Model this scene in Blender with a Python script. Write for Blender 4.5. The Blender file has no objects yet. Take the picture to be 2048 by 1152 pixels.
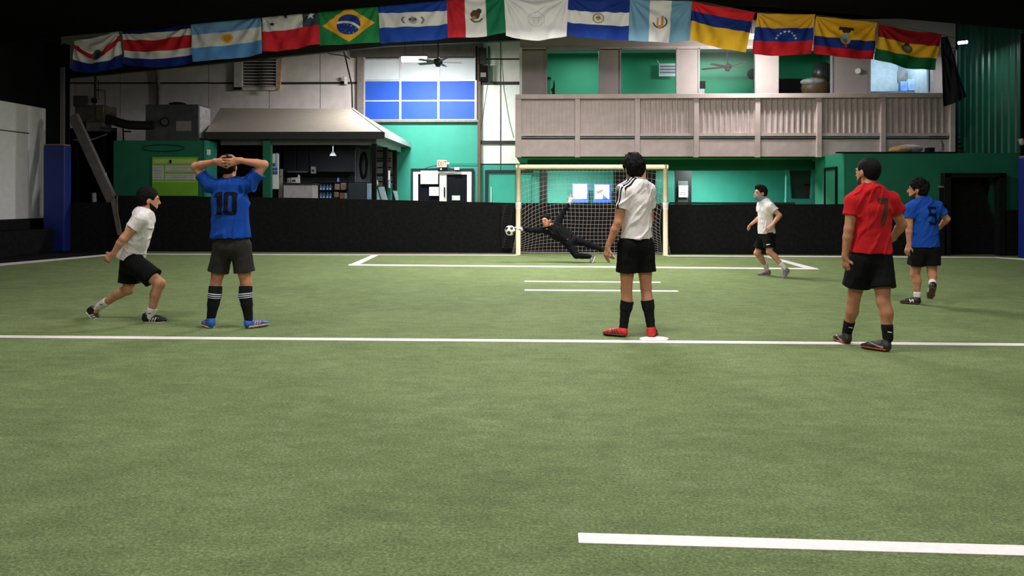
import bpy, math, random
import numpy as np
from mathutils import Vector, Matrix
from mathutils.bvhtree import BVHTree

random.seed(7)
RNG = np.random.default_rng(7)
SC = bpy.context.scene
COL = SC.collection
PI = math.pi

# ------------------------------------------------------------------ camera
FOC, HOR, CAMH = 1480.0, 396.0, 1.36
YAW, ROLL = math.atan2(61.0, FOC), 0.002
FWD = np.array([-math.sin(YAW), math.cos(YAW), 0.0])
RGT0 = np.array([math.cos(YAW), math.sin(YAW), 0.0])
UP0 = np.array([0.0, 0.0, 1.0])
RGT = RGT0 * math.cos(ROLL) + UP0 * math.sin(ROLL)
UPV = UP0 * math.cos(ROLL) - RGT0 * math.sin(ROLL)
CAM = np.array([0.0, 0.0, CAMH])

cd = bpy.data.cameras.new('camera')
cd.sensor_width = 36.0
cd.lens = FOC / 2048 * 36
cd.shift_y = -(576 - HOR) / 2048
cd.clip_end = 200
co = bpy.data.objects.new('camera', cd)
COL.objects.link(co)
co.matrix_world = Matrix(((RGT[0], UPV[0], -FWD[0], CAM[0]), (RGT[1], UPV[1], -FWD[1], CAM[1]),
                          (RGT[2], UPV[2], -FWD[2], CAM[2]), (0, 0, 0, 1)))
SC.camera = co

# ------------------------------------------------------------------ world, light, exposure
SC.view_settings.view_transform = 'Standard'
SC.view_settings.look = 'None'
SC.view_settings.gamma = 1.0
SC.view_settings.use_curve_mapping = False
SC.view_settings.exposure = 0.2
w = bpy.data.worlds.new('world'); SC.world = w; w.use_nodes = True
w.node_tree.nodes['Background'].inputs[0].default_value = (0.8, 0.85, 1, 1)
w.node_tree.nodes['Background'].inputs[1].default_value = 0.02


def area(name, loc, size, power, color=(1, 0.965, 0.945), rot=(0, 0, 0), spread=PI):
    l = bpy.data.lights.new(name, 'AREA')
    l.shape = 'RECTANGLE'; l.size, l.size_y = size
    l.energy = power; l.color = color; l.spread = spread
    o = bpy.data.objects.new(name, l); COL.objects.link(o)
    o.location = loc; o.rotation_euler = rot
    return o


# hall lamps hung under the black ceiling of the playing hall (all above the picture)
for (lx, ly, pw) in ((-4.4, 1.0, 38), (0.3, 0.0, 250), (4.8, 1.0, 38), (-4.8, 6.3, 105), (0.3, 6.3, 205), (5.0, 6.3, 105),
                     (-3.6, 12.0, 45), (0.3, 12.6, 90), (4.0, 12.0, 45)):
    area('hall_overhead_light', (lx, ly, 5.2), (1.6, 0.7), pw, rot=(math.radians(42 if ly > 10 else 8), 0, 0))

area('hall_overhead_light', (0.4, 14.6, 5.75), (3.2, 0.7), 540, rot=(math.radians(-12), 0, 0))  # unseen lamp added to brighten the far centre of the turf

# ------------------------------------------------------------------ helpers
def P(px, py, Y):
    """world point seen at pixel (px, py) of the 2048x1152 frame, at depth plane y = Y"""
    d = FWD + (px - 1024) / FOC * RGT - (py - HOR) / FOC * UPV
    return CAM + d * (Y / d[1])


def G(px, py):
    d = FWD + (px - 1024) / FOC * RGT - (py - HOR) / FOC * UPV
    return CAM + d * (-CAMH / d[2])


WL = {}


def props(o, label=None, cat=None, group=None, kind=None):
    if label: o['label'] = label
    if cat: o['category'] = cat
    if group: o['group'] = group
    if kind: o['kind'] = kind
    return o


def thing(name, label, cat, loc, group=None):
    o = bpy.data.objects.new(name, None)
    COL.objects.link(o)
    o.empty_display_size = 0.1
    o.location = tuple(float(v) for v in loc)
    WL[o.name] = np.array(loc, float)
    return props(o, label, cat, group)


def link(name, me, mats, parent=None, smooth=False):
    """links a mesh whose vertices are in world space; sets its origin to its own base"""
    n = len(me.vertices)
    co_ = np.empty(n * 3, np.float32); me.vertices.foreach_get('co', co_)
    co_ = co_.reshape(-1, 3).astype(float)
    lo, hi = co_.min(0), co_.max(0)
    c = np.array([(lo[0] + hi[0]) / 2, (lo[1] + hi[1]) / 2, lo[2]])
    me.vertices.foreach_set('co', (co_ - c).astype(np.float32).ravel())
    if not isinstance(mats, (list, tuple)): mats = [mats]
    for m in mats: me.materials.append(m)
    if smooth: me.polygons.foreach_set('use_smooth', np.ones(len(me.polygons), bool))
    me.update()
    o = bpy.data.objects.new(name, me)
    COL.objects.link(o)
    WL[o.name] = c
    if parent is not None:
        o.parent = parent
        o.location = tuple(c - WL[parent.name])
    else:
        o.location = tuple(c)
    return o


class MB:
    """collects shapes in world space into one mesh"""
    def __init__(s): s.v = []; s.f = []; s.m = []

    def add(s, verts, faces, mi=0):
        b = len(s.v); s.v += [tuple(float(c) for c in v) for v in verts]
        for f in faces: s.f.append(tuple(b + i for i in f)); s.m.append(mi)
        return s

    def box(s, lo, hi, mi=0):
        x0, y0, z0 = lo; x1, y1, z1 = hi
        return s.add([(x0, y0, z0), (x1, y0, z0), (x1, y1, z0), (x0, y1, z0), (x0, y0, z1), (x1, y0, z1), (x1, y1, z1), (x0, y1, z1)],
                     [(0, 3, 2, 1), (4, 5, 6, 7), (0, 1, 5, 4), (1, 2, 6, 5), (2, 3, 7, 6), (3, 0, 4, 7)], mi)

    def prism(s, poly, off, mi=0):
        """closed polygon (world points, CCW seen from -off) extruded by vector off"""
        n = len(poly); off = np.array(off, float)
        vs = [np.array(p, float) for p in poly]; vs += [p + off for p in vs[:n]]
        fs = [tuple(range(n)), tuple(range(2 * n - 1, n - 1, -1))]
        fs += [((i + 1) % n, i, i + n, (i + 1) % n + n) for i in range(n)]
        return s.add(vs, fs, mi)

    def tube(s, pts, r, n=8, mi=0, closed=False, cap=True):
        pts = [np.array(p, float) for p in pts]; m = len(pts)
        rs = r if isinstance(r, (list, tuple)) else [r] * m
        vs = []; ref = None
        for i in range(m):
            a = pts[(i - 1) % m] if (closed or i > 0) else pts[i]
            b = pts[(i + 1) % m] if (closed or i < m - 1) else pts[i]
            d = b - a; d = d / (np.linalg.norm(d) + 1e-9)
            if ref is None:
                ref = np.array([0, 0, 1.0]) if abs(d[2]) < 0.9 else np.array([1.0, 0, 0])
            u = ref - d * ref.dot(d); u /= np.linalg.norm(u) + 1e-9; ref = u
            v = np.cross(d, u)
            for k in range(n):
                t = 2 * PI * k / n + (PI / 4 if n == 4 else 0)
                vs.append(pts[i] + rs[i] * (math.cos(t) * u + math.sin(t) * v))
        fs = []
        for i in range(m if closed else m - 1):
            j = (i + 1) % m
            for k in range(n):
                l = (k + 1) % n
                fs.append((i * n + k, j * n + k, j * n + l, i * n + l))
        if cap and not closed:
            fs.append(tuple(range(n))[::-1] if False else tuple(reversed(range(n))))
            fs.append(tuple((m - 1) * n + k for k in range(n)))
        return s.add(vs, fs, mi)

    def beam(s, p0, p1, w, h, ref=(0, 0, 1), mi=0):
        """rectangular bar from p0 to p1, w across, h along ref"""
        p0 = np.array(p0, float); p1 = np.array(p1, float)
        d = (p1 - p0) / np.linalg.norm(p1 - p0)
        u = np.array(ref, float); u = u - d * u.dot(d); u /= np.linalg.norm(u)
        v = np.cross(d, u)
        q = [(-1, -1), (1, -1), (1, 1), (-1, 1)]
        vs = [p + a * v * w / 2 + b * u * h / 2 for p in (p0, p1) for a, b in q]
        return s.add(vs, [(0, 1, 2, 3), (7, 6, 5, 4), (1, 0, 4, 5), (2, 1, 5, 6), (3, 2, 6, 7), (0, 3, 7, 4)], mi)

    def ell(s, c, r, nu=16, nv=10, mi=0):
        vs = [(c[0], c[1], c[2] + r[2])]
        for j in range(1, nv):
            t = PI * j / nv
            for i in range(nu):
                p = 2 * PI * i / nu
                vs.append((c[0] + r[0] * math.sin(t) * math.cos(p), c[1] + r[1] * math.sin(t) * math.sin(p), c[2] + r[2] * math.cos(t)))
        vs.append((c[0], c[1], c[2] - r[2]))
        fs = [(0, 1 + i, 1 + (i + 1) % nu) for i in range(nu)]
        for j in range(nv - 2):
            for i in range(nu):
                a = 1 + j * nu + i; b = 1 + j * nu + (i + 1) % nu
                fs.append((a, a + nu, b + nu, b))
        L = len(vs) - 1; o = 1 + (nv - 2) * nu
        fs += [(L, o + (i + 1) % nu, o + i) for i in range(nu)]
        return s.add(vs, fs, mi)

    def build(s, name, mats, parent=None, smooth=False, bevel=0):
        me = bpy.data.meshes.new(name)
        me.from_pydata(s.v, [], s.f)
        if any(s.m): me.polygons.foreach_set('material_index', s.m)
        o = link(name, me, mats, parent, smooth)
        if bevel:
            bm = o.modifiers.new('bevel', 'BEVEL'); bm.width = bevel; bm.segments = 2; bm.limit_method = 'ANGLE'
        return o


def pbox(x0, y0, x1, y1, Y, depth):
    """box whose front face covers a pixel rectangle at depth Y"""
    a = P(x0, (y0 + y1) / 2, Y); b = P(x1, (y0 + y1) / 2, Y)
    t = P((x0 + x1) / 2, y0, Y); m = P((x0 + x1) / 2, y1, Y)
    return (a[0], Y, m[2]), (b[0], Y + depth, t[2])


def bx(name, rect, Y, depth, m, parent=None, bevel=0, label=None, cat=None, group=None, kind=None, z0=None):
    lo, hi = pbox(*rect, Y, depth)
    if z0 is not None: lo = (lo[0], lo[1], z0)
    o = MB().box(lo, hi).build(name, m, parent, bevel=bevel)
    return props(o, label, cat, group, kind)


# ------------------------------------------------------------------ materials
def s2l(c):
    return tuple(((v / 255) / 12.92 if v / 255 <= 0.04045 else ((v / 255 + 0.055) / 1.055) ** 2.4) for v in c)


MATS = {}


def mat(name, rgb, rough=0.6, var=0.12, scale=8.0, bump=0.0, bscale=60.0, metal=0.0, stretch=(1, 1, 1), spec=0.4, sheen=0.0, sss=0.0):
    """procedural principled material: colour mottled by noise, optional bump. rgb is sRGB 0-255"""
    if name in MATS: return MATS[name]
    m = bpy.data.materials.new(name); m.use_nodes = True
    nt = m.node_tree; b = nt.nodes['Principled BSDF']
    b.inputs['Roughness'].default_value = rough
    b.inputs['Metallic'].default_value = metal
    b.inputs['Specular IOR Level'].default_value = spec
    if sheen: b.inputs['Sheen Weight'].default_value = sheen
    if sss:
        b.inputs['Subsurface Weight'].default_value = sss
        b.inputs['Subsurface Radius'].default_value = (0.012, 0.005, 0.003)
        b.inputs['Subsurface Scale'].default_value = 1.0
    tc = nt.nodes.new('ShaderNodeTexCoord'); mp = nt.nodes.new('ShaderNodeMapping')
    mp.inputs['Scale'].default_value = stretch
    nt.links.new(tc.outputs['Object'], mp.inputs['Vector'])
    n = nt.nodes.new('ShaderNodeTexNoise'); n.inputs['Scale'].default_value = scale; n.inputs['Detail'].default_value = 5
    nt.links.new(mp.outputs['Vector'], n.inputs['Vector'])
    cr = nt.nodes.new('ShaderNodeValToRGB')
    c = s2l(rgb)
    cr.color_ramp.elements[0].position = 0.3; cr.color_ramp.elements[1].position = 0.7
    cr.color_ramp.elements[0].color = tuple(v * (1 - var) for v in c) + (1,)
    cr.color_ramp.elements[1].color = tuple(min(1, v * (1 + var)) for v in c) + (1,)
    nt.links.new(n.outputs['Fac'], cr.inputs['Fac'])
    nt.links.new(cr.outputs['Color'], b.inputs['Base Color'])
    if bump:
        n2 = nt.nodes.new('ShaderNodeTexNoise'); n2.inputs['Scale'].default_value = bscale; n2.inputs['Detail'].default_value = 3
        nt.links.new(mp.outputs['Vector'], n2.inputs['Vector'])
        bp = nt.nodes.new('ShaderNodeBump'); bp.inputs['Strength'].default_value = bump; bp.inputs['Distance'].default_value = 0.01
        nt.links.new(n2.outputs['Fac'], bp.inputs['Height']); nt.links.new(bp.outputs['Normal'], b.inputs['Normal'])
    MATS[name] = m
    return m


def emis(name, rgb, strength):
    m = bpy.data.materials.new(name); m.use_nodes = True; nt = m.node_tree
    b = nt.nodes['Principled BSDF']
    b.inputs['Base Color'].default_value = (*s2l(rgb), 1)
    b.inputs['Emission Color'].default_value = (*s2l(rgb), 1)
    b.inputs['Emission Strength'].default_value = strength
    return m


def glassmat(name, tint=(1, 1, 1), gloss=0.08):
    m = bpy.data.materials.new(name); m.use_nodes = True; nt = m.node_tree
    nt.nodes.remove(nt.nodes['Principled BSDF'])
    t = nt.nodes.new('ShaderNodeBsdfTransparent'); t.inputs[0].default_value = (*tint, 1)
    g = nt.nodes.new('ShaderNodeBsdfGlossy'); g.inputs['Roughness'].default_value = 0.4
    x = nt.nodes.new('ShaderNodeMixShader'); x.inputs[0].default_value = gloss
    nt.links.new(t.outputs[0], x.inputs[1]); nt.links.new(g.outputs[0], x.inputs[2])
    nt.links.new(x.outputs[0], nt.nodes['Material Output'].inputs[0])
    return m


def turfmat():
    m = bpy.data.materials.new('artificial turf'); m.use_nodes = True; nt = m.node_tree
    b = nt.nodes['Principled BSDF']; b.inputs['Roughness'].default_value = 0.8
    b.inputs['Specular IOR Level'].default_value = 0.25
    tc = nt.nodes.new('ShaderNodeTexCoord')

    def noise(scale, detail, sx=1, sy=1, rough=0.6):
        mp = nt.nodes.new('ShaderNodeMapping'); mp.inputs['Scale'].default_value = (sx, sy, 1)
        nt.links.new(tc.outputs['Object'], mp.inputs['Vector'])
        n = nt.nodes.new('ShaderNodeTexNoise'); n.inputs['Scale'].default_value = scale
        n.inputs['Detail'].default_value = detail; n.inputs['Roughness'].default_value = rough
        nt.links.new(mp.outputs['Vector'], n.inputs['Vector'])
        return n
    fine = noise(85, 6, 0.75, 1, 0.85)
    mid = noise(9, 6, 0.5, 1, .7)
    big = noise(0.7, 3)
    mx = nt.nodes.new('ShaderNodeMath'); mx.operation = 'MULTIPLY_ADD'
    nt.links.new(mid.outputs['Fac'], mx.inputs[0]); mx.inputs[1].default_value = 0.26
    nt.links.new(fine.outputs['Fac'], mx.inputs[2])
    m2 = nt.nodes.new('ShaderNodeMath'); m2.operation = 'MULTIPLY_ADD'
    nt.links.new(big.outputs['Fac'], m2.inputs[0]); m2.inputs[1].default_value = 0.12
    nt.links.new(mx.outputs[0], m2.inputs[2])
    cr = nt.nodes.new('ShaderNodeValToRGB')
    e = cr.color_ramp.elements
    e[0].position = 0.52; e[0].color = (*s2l((78, 95, 54)), 1)
    e[1].position = 0.87; e[1].color = (*s2l((174, 190, 134)), 1)
    k = e.new(0.7); k.color = (*s2l((124, 143, 90)), 1)
    nt.links.new(m2.outputs[0], cr.inputs['Fac'])
    nt.links.new(cr.outputs['Color'], b.inputs['Base Color'])
    bp = nt.nodes.new('ShaderNodeBump'); bp.inputs['Strength'].default_value = 0.8; bp.inputs['Distance'].default_value = 0.02
    nt.links.new(mx.outputs[0], bp.inputs['Height']); nt.links.new(bp.outputs['Normal'], b.inputs['Normal'])
    return m


M_TURF = turfmat()
M_LINE = mat('white line paint', (232, 224, 222), 0.8, 0.06, 30, 0.4, 120)
M_BLACKBOARD = mat('black carpet boards', (25, 25, 26), 0.95, 0.3, 12, 0.5, 180, spec=0.1)
M_BLACK = mat('black paint', (12, 12, 13), 0.85, 0.2, 5, spec=0.15)
M_CEIL = mat('black ceiling', (9, 9, 10), 0.95, 0.2, 2, spec=0.05)
M_DARKSTEEL = mat('dark steel', (42, 41, 42), 0.6, 0.25, 9, metal=0.2)
M_GREYSTEEL = mat('grey painted steel', (120, 112, 108), 0.6, 0.18, 10)
M_WHITEWALL = mat('white metal sheeting', (216, 207, 205), 0.6, 0.1, 3, 0.1, 30)
M_WHITE = mat('white paint', (225, 222, 220), 0.55, 0.05, 6)
M_GREEN = mat('jade green paint', (46, 145, 128), 0.6, 0.06, 2.5)
M_GREENM = mat('middle green paint', (27, 122, 94), 0.65, 0.07, 2.5)
M_GREEND = mat('deep green paint', (24, 104, 76), 0.7, 0.08, 2.5)
M_TAUPE = mat('taupe grey paint', (180, 164, 161), 0.65, 0.09, 5, 0.1, 90)
M_BLUEPAD = mat('blue vinyl padding', (20, 38, 112), 0.5, 0.12, 4)
M_PAPER = mat('white paper', (240, 240, 238), 0.7, 0.04, 20)
M_WOODPOST = mat('cream painted goal tube', (236, 214, 178), 0.45, 0.08, 9)
M_NET = mat('grey net cord', (165, 152, 150), 0.9, 0.1, 40)

# ================================================================== STRUCTURE
XL, XR, YF, YB = -12.95, 11.9, -6.0, 23.5      # hall: left, right, behind the camera, far wall
XLR = -16.2     # the rear bay is wider than the hall
floor = props(MB().box((XLR - .3, YF - .3, -0.06), (XR + .3, YB + .4, 0.0)).build('floor', M_TURF), kind='structure')


def ground_quad(name, px, m=M_LINE, h=0.004, parent=None):
    pts = [G(*p) for p in px]
    for p in pts: p[2] = 0.0005
    a = pts[1] - pts[0]; b = pts[3] - pts[0]
    if np.cross(a, b)[2] > 0: pts = pts[::-1]
    return MB().prism(pts, (0, 0, h)).build(name, m, parent or floor)


for qi, q in enumerate(([(1156, 1067), (3000, 1119.2), (3000, 1139.2), (1157, 1087)],
          [(-1550, 659.1), (3450, 698.3), (3450, 703.4), (-1550, 663.8)],
          [(697, 528.6), (1634, 536.6), (1638, 539.2), (697, 531.4)],
          [(746, 509.5), (759, 509.5), (717, 530), (698, 530)],
          [(1533, 514.5), (1546, 514.5), (1637, 538), (1613, 537.6)],
          [(1049, 562.2), (1320, 564.2), (1322, 566.4), (1049, 564.4)],
          [(1049, 579.4), (1355, 581.6), (1357, 584.2), (1049, 582)],
          [(-70, 533.5), (235, 507.3), (235, 509.3), (-70, 538)],
          [(235, 507.3), (1034, 509.8), (1034, 511.4), (235, 508.9)],
          [(1334, 511.2), (1990, 514.2), (1990, 516), (1334, 512.8)],
          [(1990, 514.2), (2120, 522), (2120, 524.5), (1990, 516)])):
    ground_quad('pitch_line', q, h=.003 + .0005 * qi)
spot = [(1308 + 29 * math.cos(t), 679 + 4.6 * math.sin(t)) for t in np.linspace(0, 2 * PI, 28, endpoint=False)]
sp = [G(*p) for p in spot]
for p in sp: p[2] = 0.0005
c0 = sum(sp) / len(sp)
MB().prism(sp[::-1] if True else sp, (0, 0, 0.0085)).build('centre_spot', M_LINE, floor)
ground_quad('rubber_edge', [(-90, 540), (232, 508.3), (232, 500), (-90, 500)], M_BLACKBOARD, 0.002)

# hall ceiling: a low black gable that ends behind the row of flags
RX, RZ, SL = 0.45, 6.1, 0.098
zl, zr = RZ - .086 * (RX - XL), RZ - SL * (XR - RX)
cm = MB()
cm.prism([(XL, YF, zl), (RX, YF, RZ), (RX, YF, 7.12), (XL, YF, 7.12)][::-1], (0, 22.8, 0))
cm.prism([(RX, YF, RZ), (XR, YF, zr), (XR, YF, 7.12), (RX, YF, 7.12)][::-1], (0, 22.8, 0))
ceil = props(cm.build('ceiling', M_CEIL), kind='structure')
for yy in (3.0, 8.0, 13.0):          # rafters
    for (xa, za, xb, zb) in ((XL, zl, RX, RZ), (RX, RZ, XR, zr)):
        MB().beam((xa, yy, za - .1), (xb, yy, zb - .1), .14, .24).build('rafter', M_CEIL, ceil)
# rear bay roof
props(MB().box((XLR, 16.8, 7.0), (XR, YB + .3, 7.15)).build('ceiling_rear', mat('grey roof lining', (90, 88, 88), .8)), kind='structure')
props(MB().box((XL - .2, YF, 0), (XL, 19.4, 7.1)).build('wall_left', M_BLACK), kind='structure')
props(MB().box((XLR, 19.2, 0), (XL - .2, 19.4, 7.1)).build('wall_left_return', M_BLACK), kind='structure')
props(MB().box((XLR - .2, 19.4, 0), (XLR, YB, 7.1)).build('wall_left_rear', M_WHITEWALL), kind='structure')
props(MB().box((XL, YF - .2, 0), (XR, YF, 7.1)).build('wall_front', M_BLACK), kind='structure')

# right wall: green corrugated sheet
rw = MB()
ys = np.arange(YF, YB + .01, 0.28)
pr = []
for y in ys:
    pr += [(XR, y), (XR, y + .17), (XR - .035, y + .2), (XR - .035, y + .25)]
pr = [(x, min(y, YB)) for x, y in pr]
vs = [(x, y, z) for z in (0, 7.1) for x, y in pr]
n = len(pr)
rw.add(vs, [(i, i + n, i + n + 1, i + 1) for i in range(n - 1)])
rw.box((XR + .01, YF, 0), (XR + .1, YB, 7.1))
props(rw.build('wall_right', mat('green corrugated sheet', (12, 62, 46), .36, .08, 3, metal=.1)), kind='structure')

# far wall and its panels
wb = props(MB().box((XLR, YB, 0), (XR, YB + .2, 7.1)).build('wall_back', M_DARKSTEEL), kind='structure')
YP = YB - .05


def panel(x0, y0, x1, y1, m=M_WHITEWALL, name='wall_panel', Y=YP, d=.05):
    return bx(name, (x0 + .7, y0 + .7, x1 - .7, y1 - .7), Y, d, m, wb)


for (x0, x1) in ((62, 150), (150, 240), (240, 318), (318, 417), (417, 538), (538, 640), (640, 714)):
    panel(x0, 20, x1, 165); panel(x0, 167, x1, 300)
for (x0, x1) in ((961, 1001), (1001, 1050)):
    panel(x0, 40, x1, 117); panel(x0, 119, x1, 164); panel(x0, 168, x1, 282, M_WHITE); panel(x0, 287, x1, 328, M_WHITE)
panel(716, 243, 957, 415, M_GREEN, 'green_panel', YB - .06, .06)
panel(961, 329, 1060, 415, M_GREEN, 'green_panel', YB - .06, .06)
panel(1050, 318, 1720, 418, M_GREEN, 'green_panel', YB - .06, .06)
bx('wall_rail', (560, 164, 716, 168), YB - .1, .05, M_DARKSTEEL, wb)
bx('wall_rail', (960, 164, 1042, 169), YB - .12, .07, M_DARKSTEEL, wb)
bx('wall_rail', (960, 282, 1042, 288), YB - .12, .07, M_DARKSTEEL, wb)
bx('column', (955, 60, 961, 415), YB - .2, .12, mat('rusty brown steel', (92, 70, 62), .6), wb)
bx('column', (714, 90, 727, 243), YB - .22, .15, M_GREYSTEEL, wb)
bx('lintel', (700, 84, 965, 113), YB - .24, .18, mat('grey weathered timber', (84, 80, 78), .7, .2, 4), wb)

# arched dark roof beams in the rear bay, seen under the flags
for (a, b_) in (((120, 150), (560, 106)), ((560, 106), (780, 84)), ((780, 84), (1060, 72))):
    MB().beam(P(*a, 22.4), P(*b_, 22.4), .18, .26).build('rafter', M_DARKSTEEL, ceil)

# perimeter boards round the pitch, black carpet
def board(name, pts, Y=18.2, d=.16):
    """pts: top pixels left to right; board stands on the floor"""
    t = [P(x, y, Y) for x, y in pts]
    poly = [np.array([t[0][0], Y, 0.0])] + [np.array([t[-1][0], Y, 0.0])] + t[::-1]
    return props(MB().prism(poly, (0, d, 0)).build(name, M_BLACKBOARD), kind='structure')


board('wall_boards_corner', [(139, 404.5), (229, 405)])
board('wall_boards_left', [(229.5, 391), (620, 396), (1029, 406)])
board('wall_boards_goal', [(1029.5, 406), (1340, 407)])
board('wall_boards_right', [(1340.5, 409), (1893, 408)])
board('wall_boards_end', [(2011, 420), (2060, 420)])
props(bx('trim_1', (1340, 404.6, 1590, 408.6), 18.36, .1, M_DARKSTEEL), kind='structure')

# ------------------------------------------------------------------ left side
white_board = MB().box((XL, 13.0, .82), (XL + .03, 19.0, 3.66)).build('wall_left_sheeting', M_WHITE)
props(white_board, kind='structure')
MB().box((XL + .032, 15.2, 2.95), (XL + .05, 18.1, 2.97)).build('seam', M_DARKSTEEL, white_board)
st = thing('bench_step', 'black carpeted two tier bench along the left wall', 'bench', (-12.5, 14, 0))
MB().box((XL + .05, 9.0, 0), (-12.12, 17.9, .57)).build('lower_tier', M_BLACKBOARD, st, bevel=.015)
MB().box((XL + .05, 9.0, .57), (-12.52, 17.6, .80)).build('upper_tier', M_BLACKBOARD, st, bevel=.015)


def padcol(label, x0, x1, xm, ytop, Y, top=-40, flip=False):
    a = P(x0, 400, Y)[0]; b = P(x1, 400, Y)[0]; zt = P((x0 + x1) / 2, ytop, Y)[2]
    c = thing('padded_column', label, 'column', ((a + b) / 2, Y + .25, 0), 'padded steel columns')
    MB().box((a, Y, 0), (b, Y + .3, zt)).build('pad', M_BLUEPAD, c, bevel=.03)
    MB().box((a + .02, Y - .002, zt), (b - .02, Y + .28, zt + .035)).build('pad_cap', mat('tan pad rim', (120, 105, 90), .7), c)
    w_ = b - a
    MB().box((a + .04 * w_, Y + .06, zt + .035), (b - .04 * w_, Y + .1, 5.2)).build('flange', M_BLACK, c)
    MB().box((a + .46 * w_, Y + .1, zt + .035), (a + .54 * w_, Y + .22, 5.2)).build('web', M_BLACK, c)
    MB().box((a + .04 * w_, Y + .22, zt + .035), (b - .04 * w_, Y + .26, 5.2)).build('flange', M_BLACK, c)
    MB().box((b - .22 * w_, Y + .02, zt + .035), (b - .04 * w_, Y + .06, 4.6)).build('cover_strip', mat('grey cover strip', (88, 84, 84), .7), c)
    return c


padcol('blue padded steel column beside the white sheeting on the left', 86, 128, 128, 291, 17.95)
padcol('blue padded steel column at the right edge of the picture', 2052, 2110, 2060, 314, 17.4)

# black sheets standing in for the shade in the left recess and passage
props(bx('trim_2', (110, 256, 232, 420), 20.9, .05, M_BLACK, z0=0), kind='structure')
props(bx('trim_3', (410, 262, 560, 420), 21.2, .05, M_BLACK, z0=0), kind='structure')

# diagonal steel brace
br = thing('steel_brace', 'grey diagonal steel brace leaning over the left boards', 'brace', P(225, 400, 18.6))
MB().beam(P(147, 232, 18.75), P(226, 404, 18.45), .24, .12, (0, 1, 0)).build('beam', mat('dusty grey steel', (104, 98, 96), .7, .2, 6), br)
MB().beam(P(226, 398, 18.17), P(240, 470, 18.12), .10, .06, (0, 1, 0)).build('foot_plate', mat('dusty grey steel', (104, 98, 96)), br)
MB().tube([P(234, 392, 18.13), P(236, 430, 18.1), P(241, 462, 18.1)], .012, 6).build('strap', mat('tan webbing strap', (120, 96, 60), .8), br)
bx('tag', (202, 346, 213, 353), 18.5, .01, mat('pale tag', (190, 182, 176)), br)

# white pipe stub beside the brace
cyl = MB().tube([P(189, 404, 18.5), P(188, 386, 18.5)], .055, 12).build('pipe_stub', mat('grey plastic', (140, 136, 134)))
props(cyl, 'short grey pipe stub standing on the corner boards', 'pipe')

# green booth on the left with the notice board
bo = thing('green_booth', 'dark green booth behind the boards carrying a lime notice', 'booth', P(320, 400, 19.4) * np.array([1, 1, 0]))
lo, hi = pbox(227, 281, 409, 402, 19.3, .62)
MB().box((lo[0], lo[1], 0), hi).build('front_wall', M_GREEND, bo)
e = MB().box((hi[0], lo[1] - .03, 0), (hi[0] + .06, hi[1], hi[2])).build('lit_side_face', M_GREEN, bo)  # right side of the booth, light falling on it painted as lighter green
MB().tube([P(296 + 42 * math.cos(t) + 30, 296 + 6.5 * math.sin(t), 19.27) for t in np.linspace(0, 2 * PI, 40, endpoint=False)], .008, 5, closed=True).build('cable_loop', M_BLACK, bo)
bx('label_card', (413.5, 299, 421, 310), 19.25, .01, M_PAPER, bo)
nb = thing('notice_board', 'lime green notice board with white schedule boxes on the dark booth', 'notice', P(350, 390, 19.26))
bx('backing', (304, 314, 395, 391.5), 19.25, .03, mat('lime green board', (118, 178, 46), .6, .1, 3), nb)
MG = mat('pale olive print', (176, 196, 120), .7, .05)
bx('header_strip', (306, 318, 392, 327), 19.243, .006, MG, nb)
for r in ((305, 331, 327, 343.5), (305, 343.5 + .5, 327, 359), (330, 331, 391, 343.5), (330, 348, 391, 360)):
    o = bx('schedule_box', r, 19.243, .006, mat('grey white print', (196, 192, 190), .7), nb)
    for k in range(3):
        yy = r[1] + 3 + k * 3.6
        bx('print_line', (r[0] + 3, yy, r[2] - 4, yy + .8), 19.24, .003, mat('grey ink', (130, 128, 126)), o)
bx('rule', (305, 362, 393, 364.5), 19.243, .006, MG, nb)
MB().ell(P(341, 323, 19.22), (.03, .02, .05), 10, 8).build('magnet', M_BLACK, nb, True)

# heating unit and ducts on top of the booth
hv = thing('air_unit', 'square galvanised air handling unit on top of the green booth', 'air unit', P(345, 280, 19.7))
lo, hi = pbox(291, 209, 397.5, 279.5, 19.35, .7)
MB().box((lo[0], lo[1], P(300, 281, 19.35)[2] - .01), hi).build('casing', mat('dull galvanised sheet', (78, 80, 82), .45, .2, 5, metal=.5), hv, bevel=.012)
MB().box((hi[0], lo[1] + .04, lo[2] + .05), (hi[0] + .012, hi[1] - .04, hi[2] - .04)).build('lit_side_sheet', mat('lit galvanised sheet', (205, 202, 205), .35, .25, 7, metal=.6), hv)  # brighter copy of the casing metal, light on this side painted in
for c_, r_ in ((333, .13), (326, .1)):
    pass
MB().tube([P(329, 244, 19.3), P(329, 244, 19.36)], .12, 18).build('port_collar', M_BLACK, hv)
MB().tube([P(329, 244, 19.26), P(329, 244, 19.31)], .085, 18).build('port_mouth', M_DARKSTEEL, hv)
MB().box(*pbox(352, 242, 382, 262, 19.33, .02)).build('patch', mat('taped foil patch', (120, 114, 112), .5), hv)
MB().ell(P(355, 208, 19.8), (.24, .18, .05), 16, 6).build('top_cap', M_BLACK, hv, True)
dk = [P(205, 236, 19.5), P(222, 240, 19.45), P(240, 246, 19.4), P(258, 250, 19.38), P(280, 251, 19.36), P(296, 251, 19.36), P(312, 250, 19.36)]
pts = []
for i in range(len(dk) - 1):
    for k in range(5): pts.append(dk[i] + (dk[i + 1] - dk[i]) * k / 5)
dt = MB().tube(pts, [.115 + (.008 if i % 2 else 0) for i in range(len(pts))], 14).build('flexible_duct', mat('black flexible duct', (22, 22, 23), .6), None, True)
props(dt, 'black flexible duct running from the machine to the air unit', 'duct')
mc = thing('heater_machine', 'dusty dark heater machine with pipes high in the left corner', 'machine', P(180, 256, 19.4))
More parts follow.
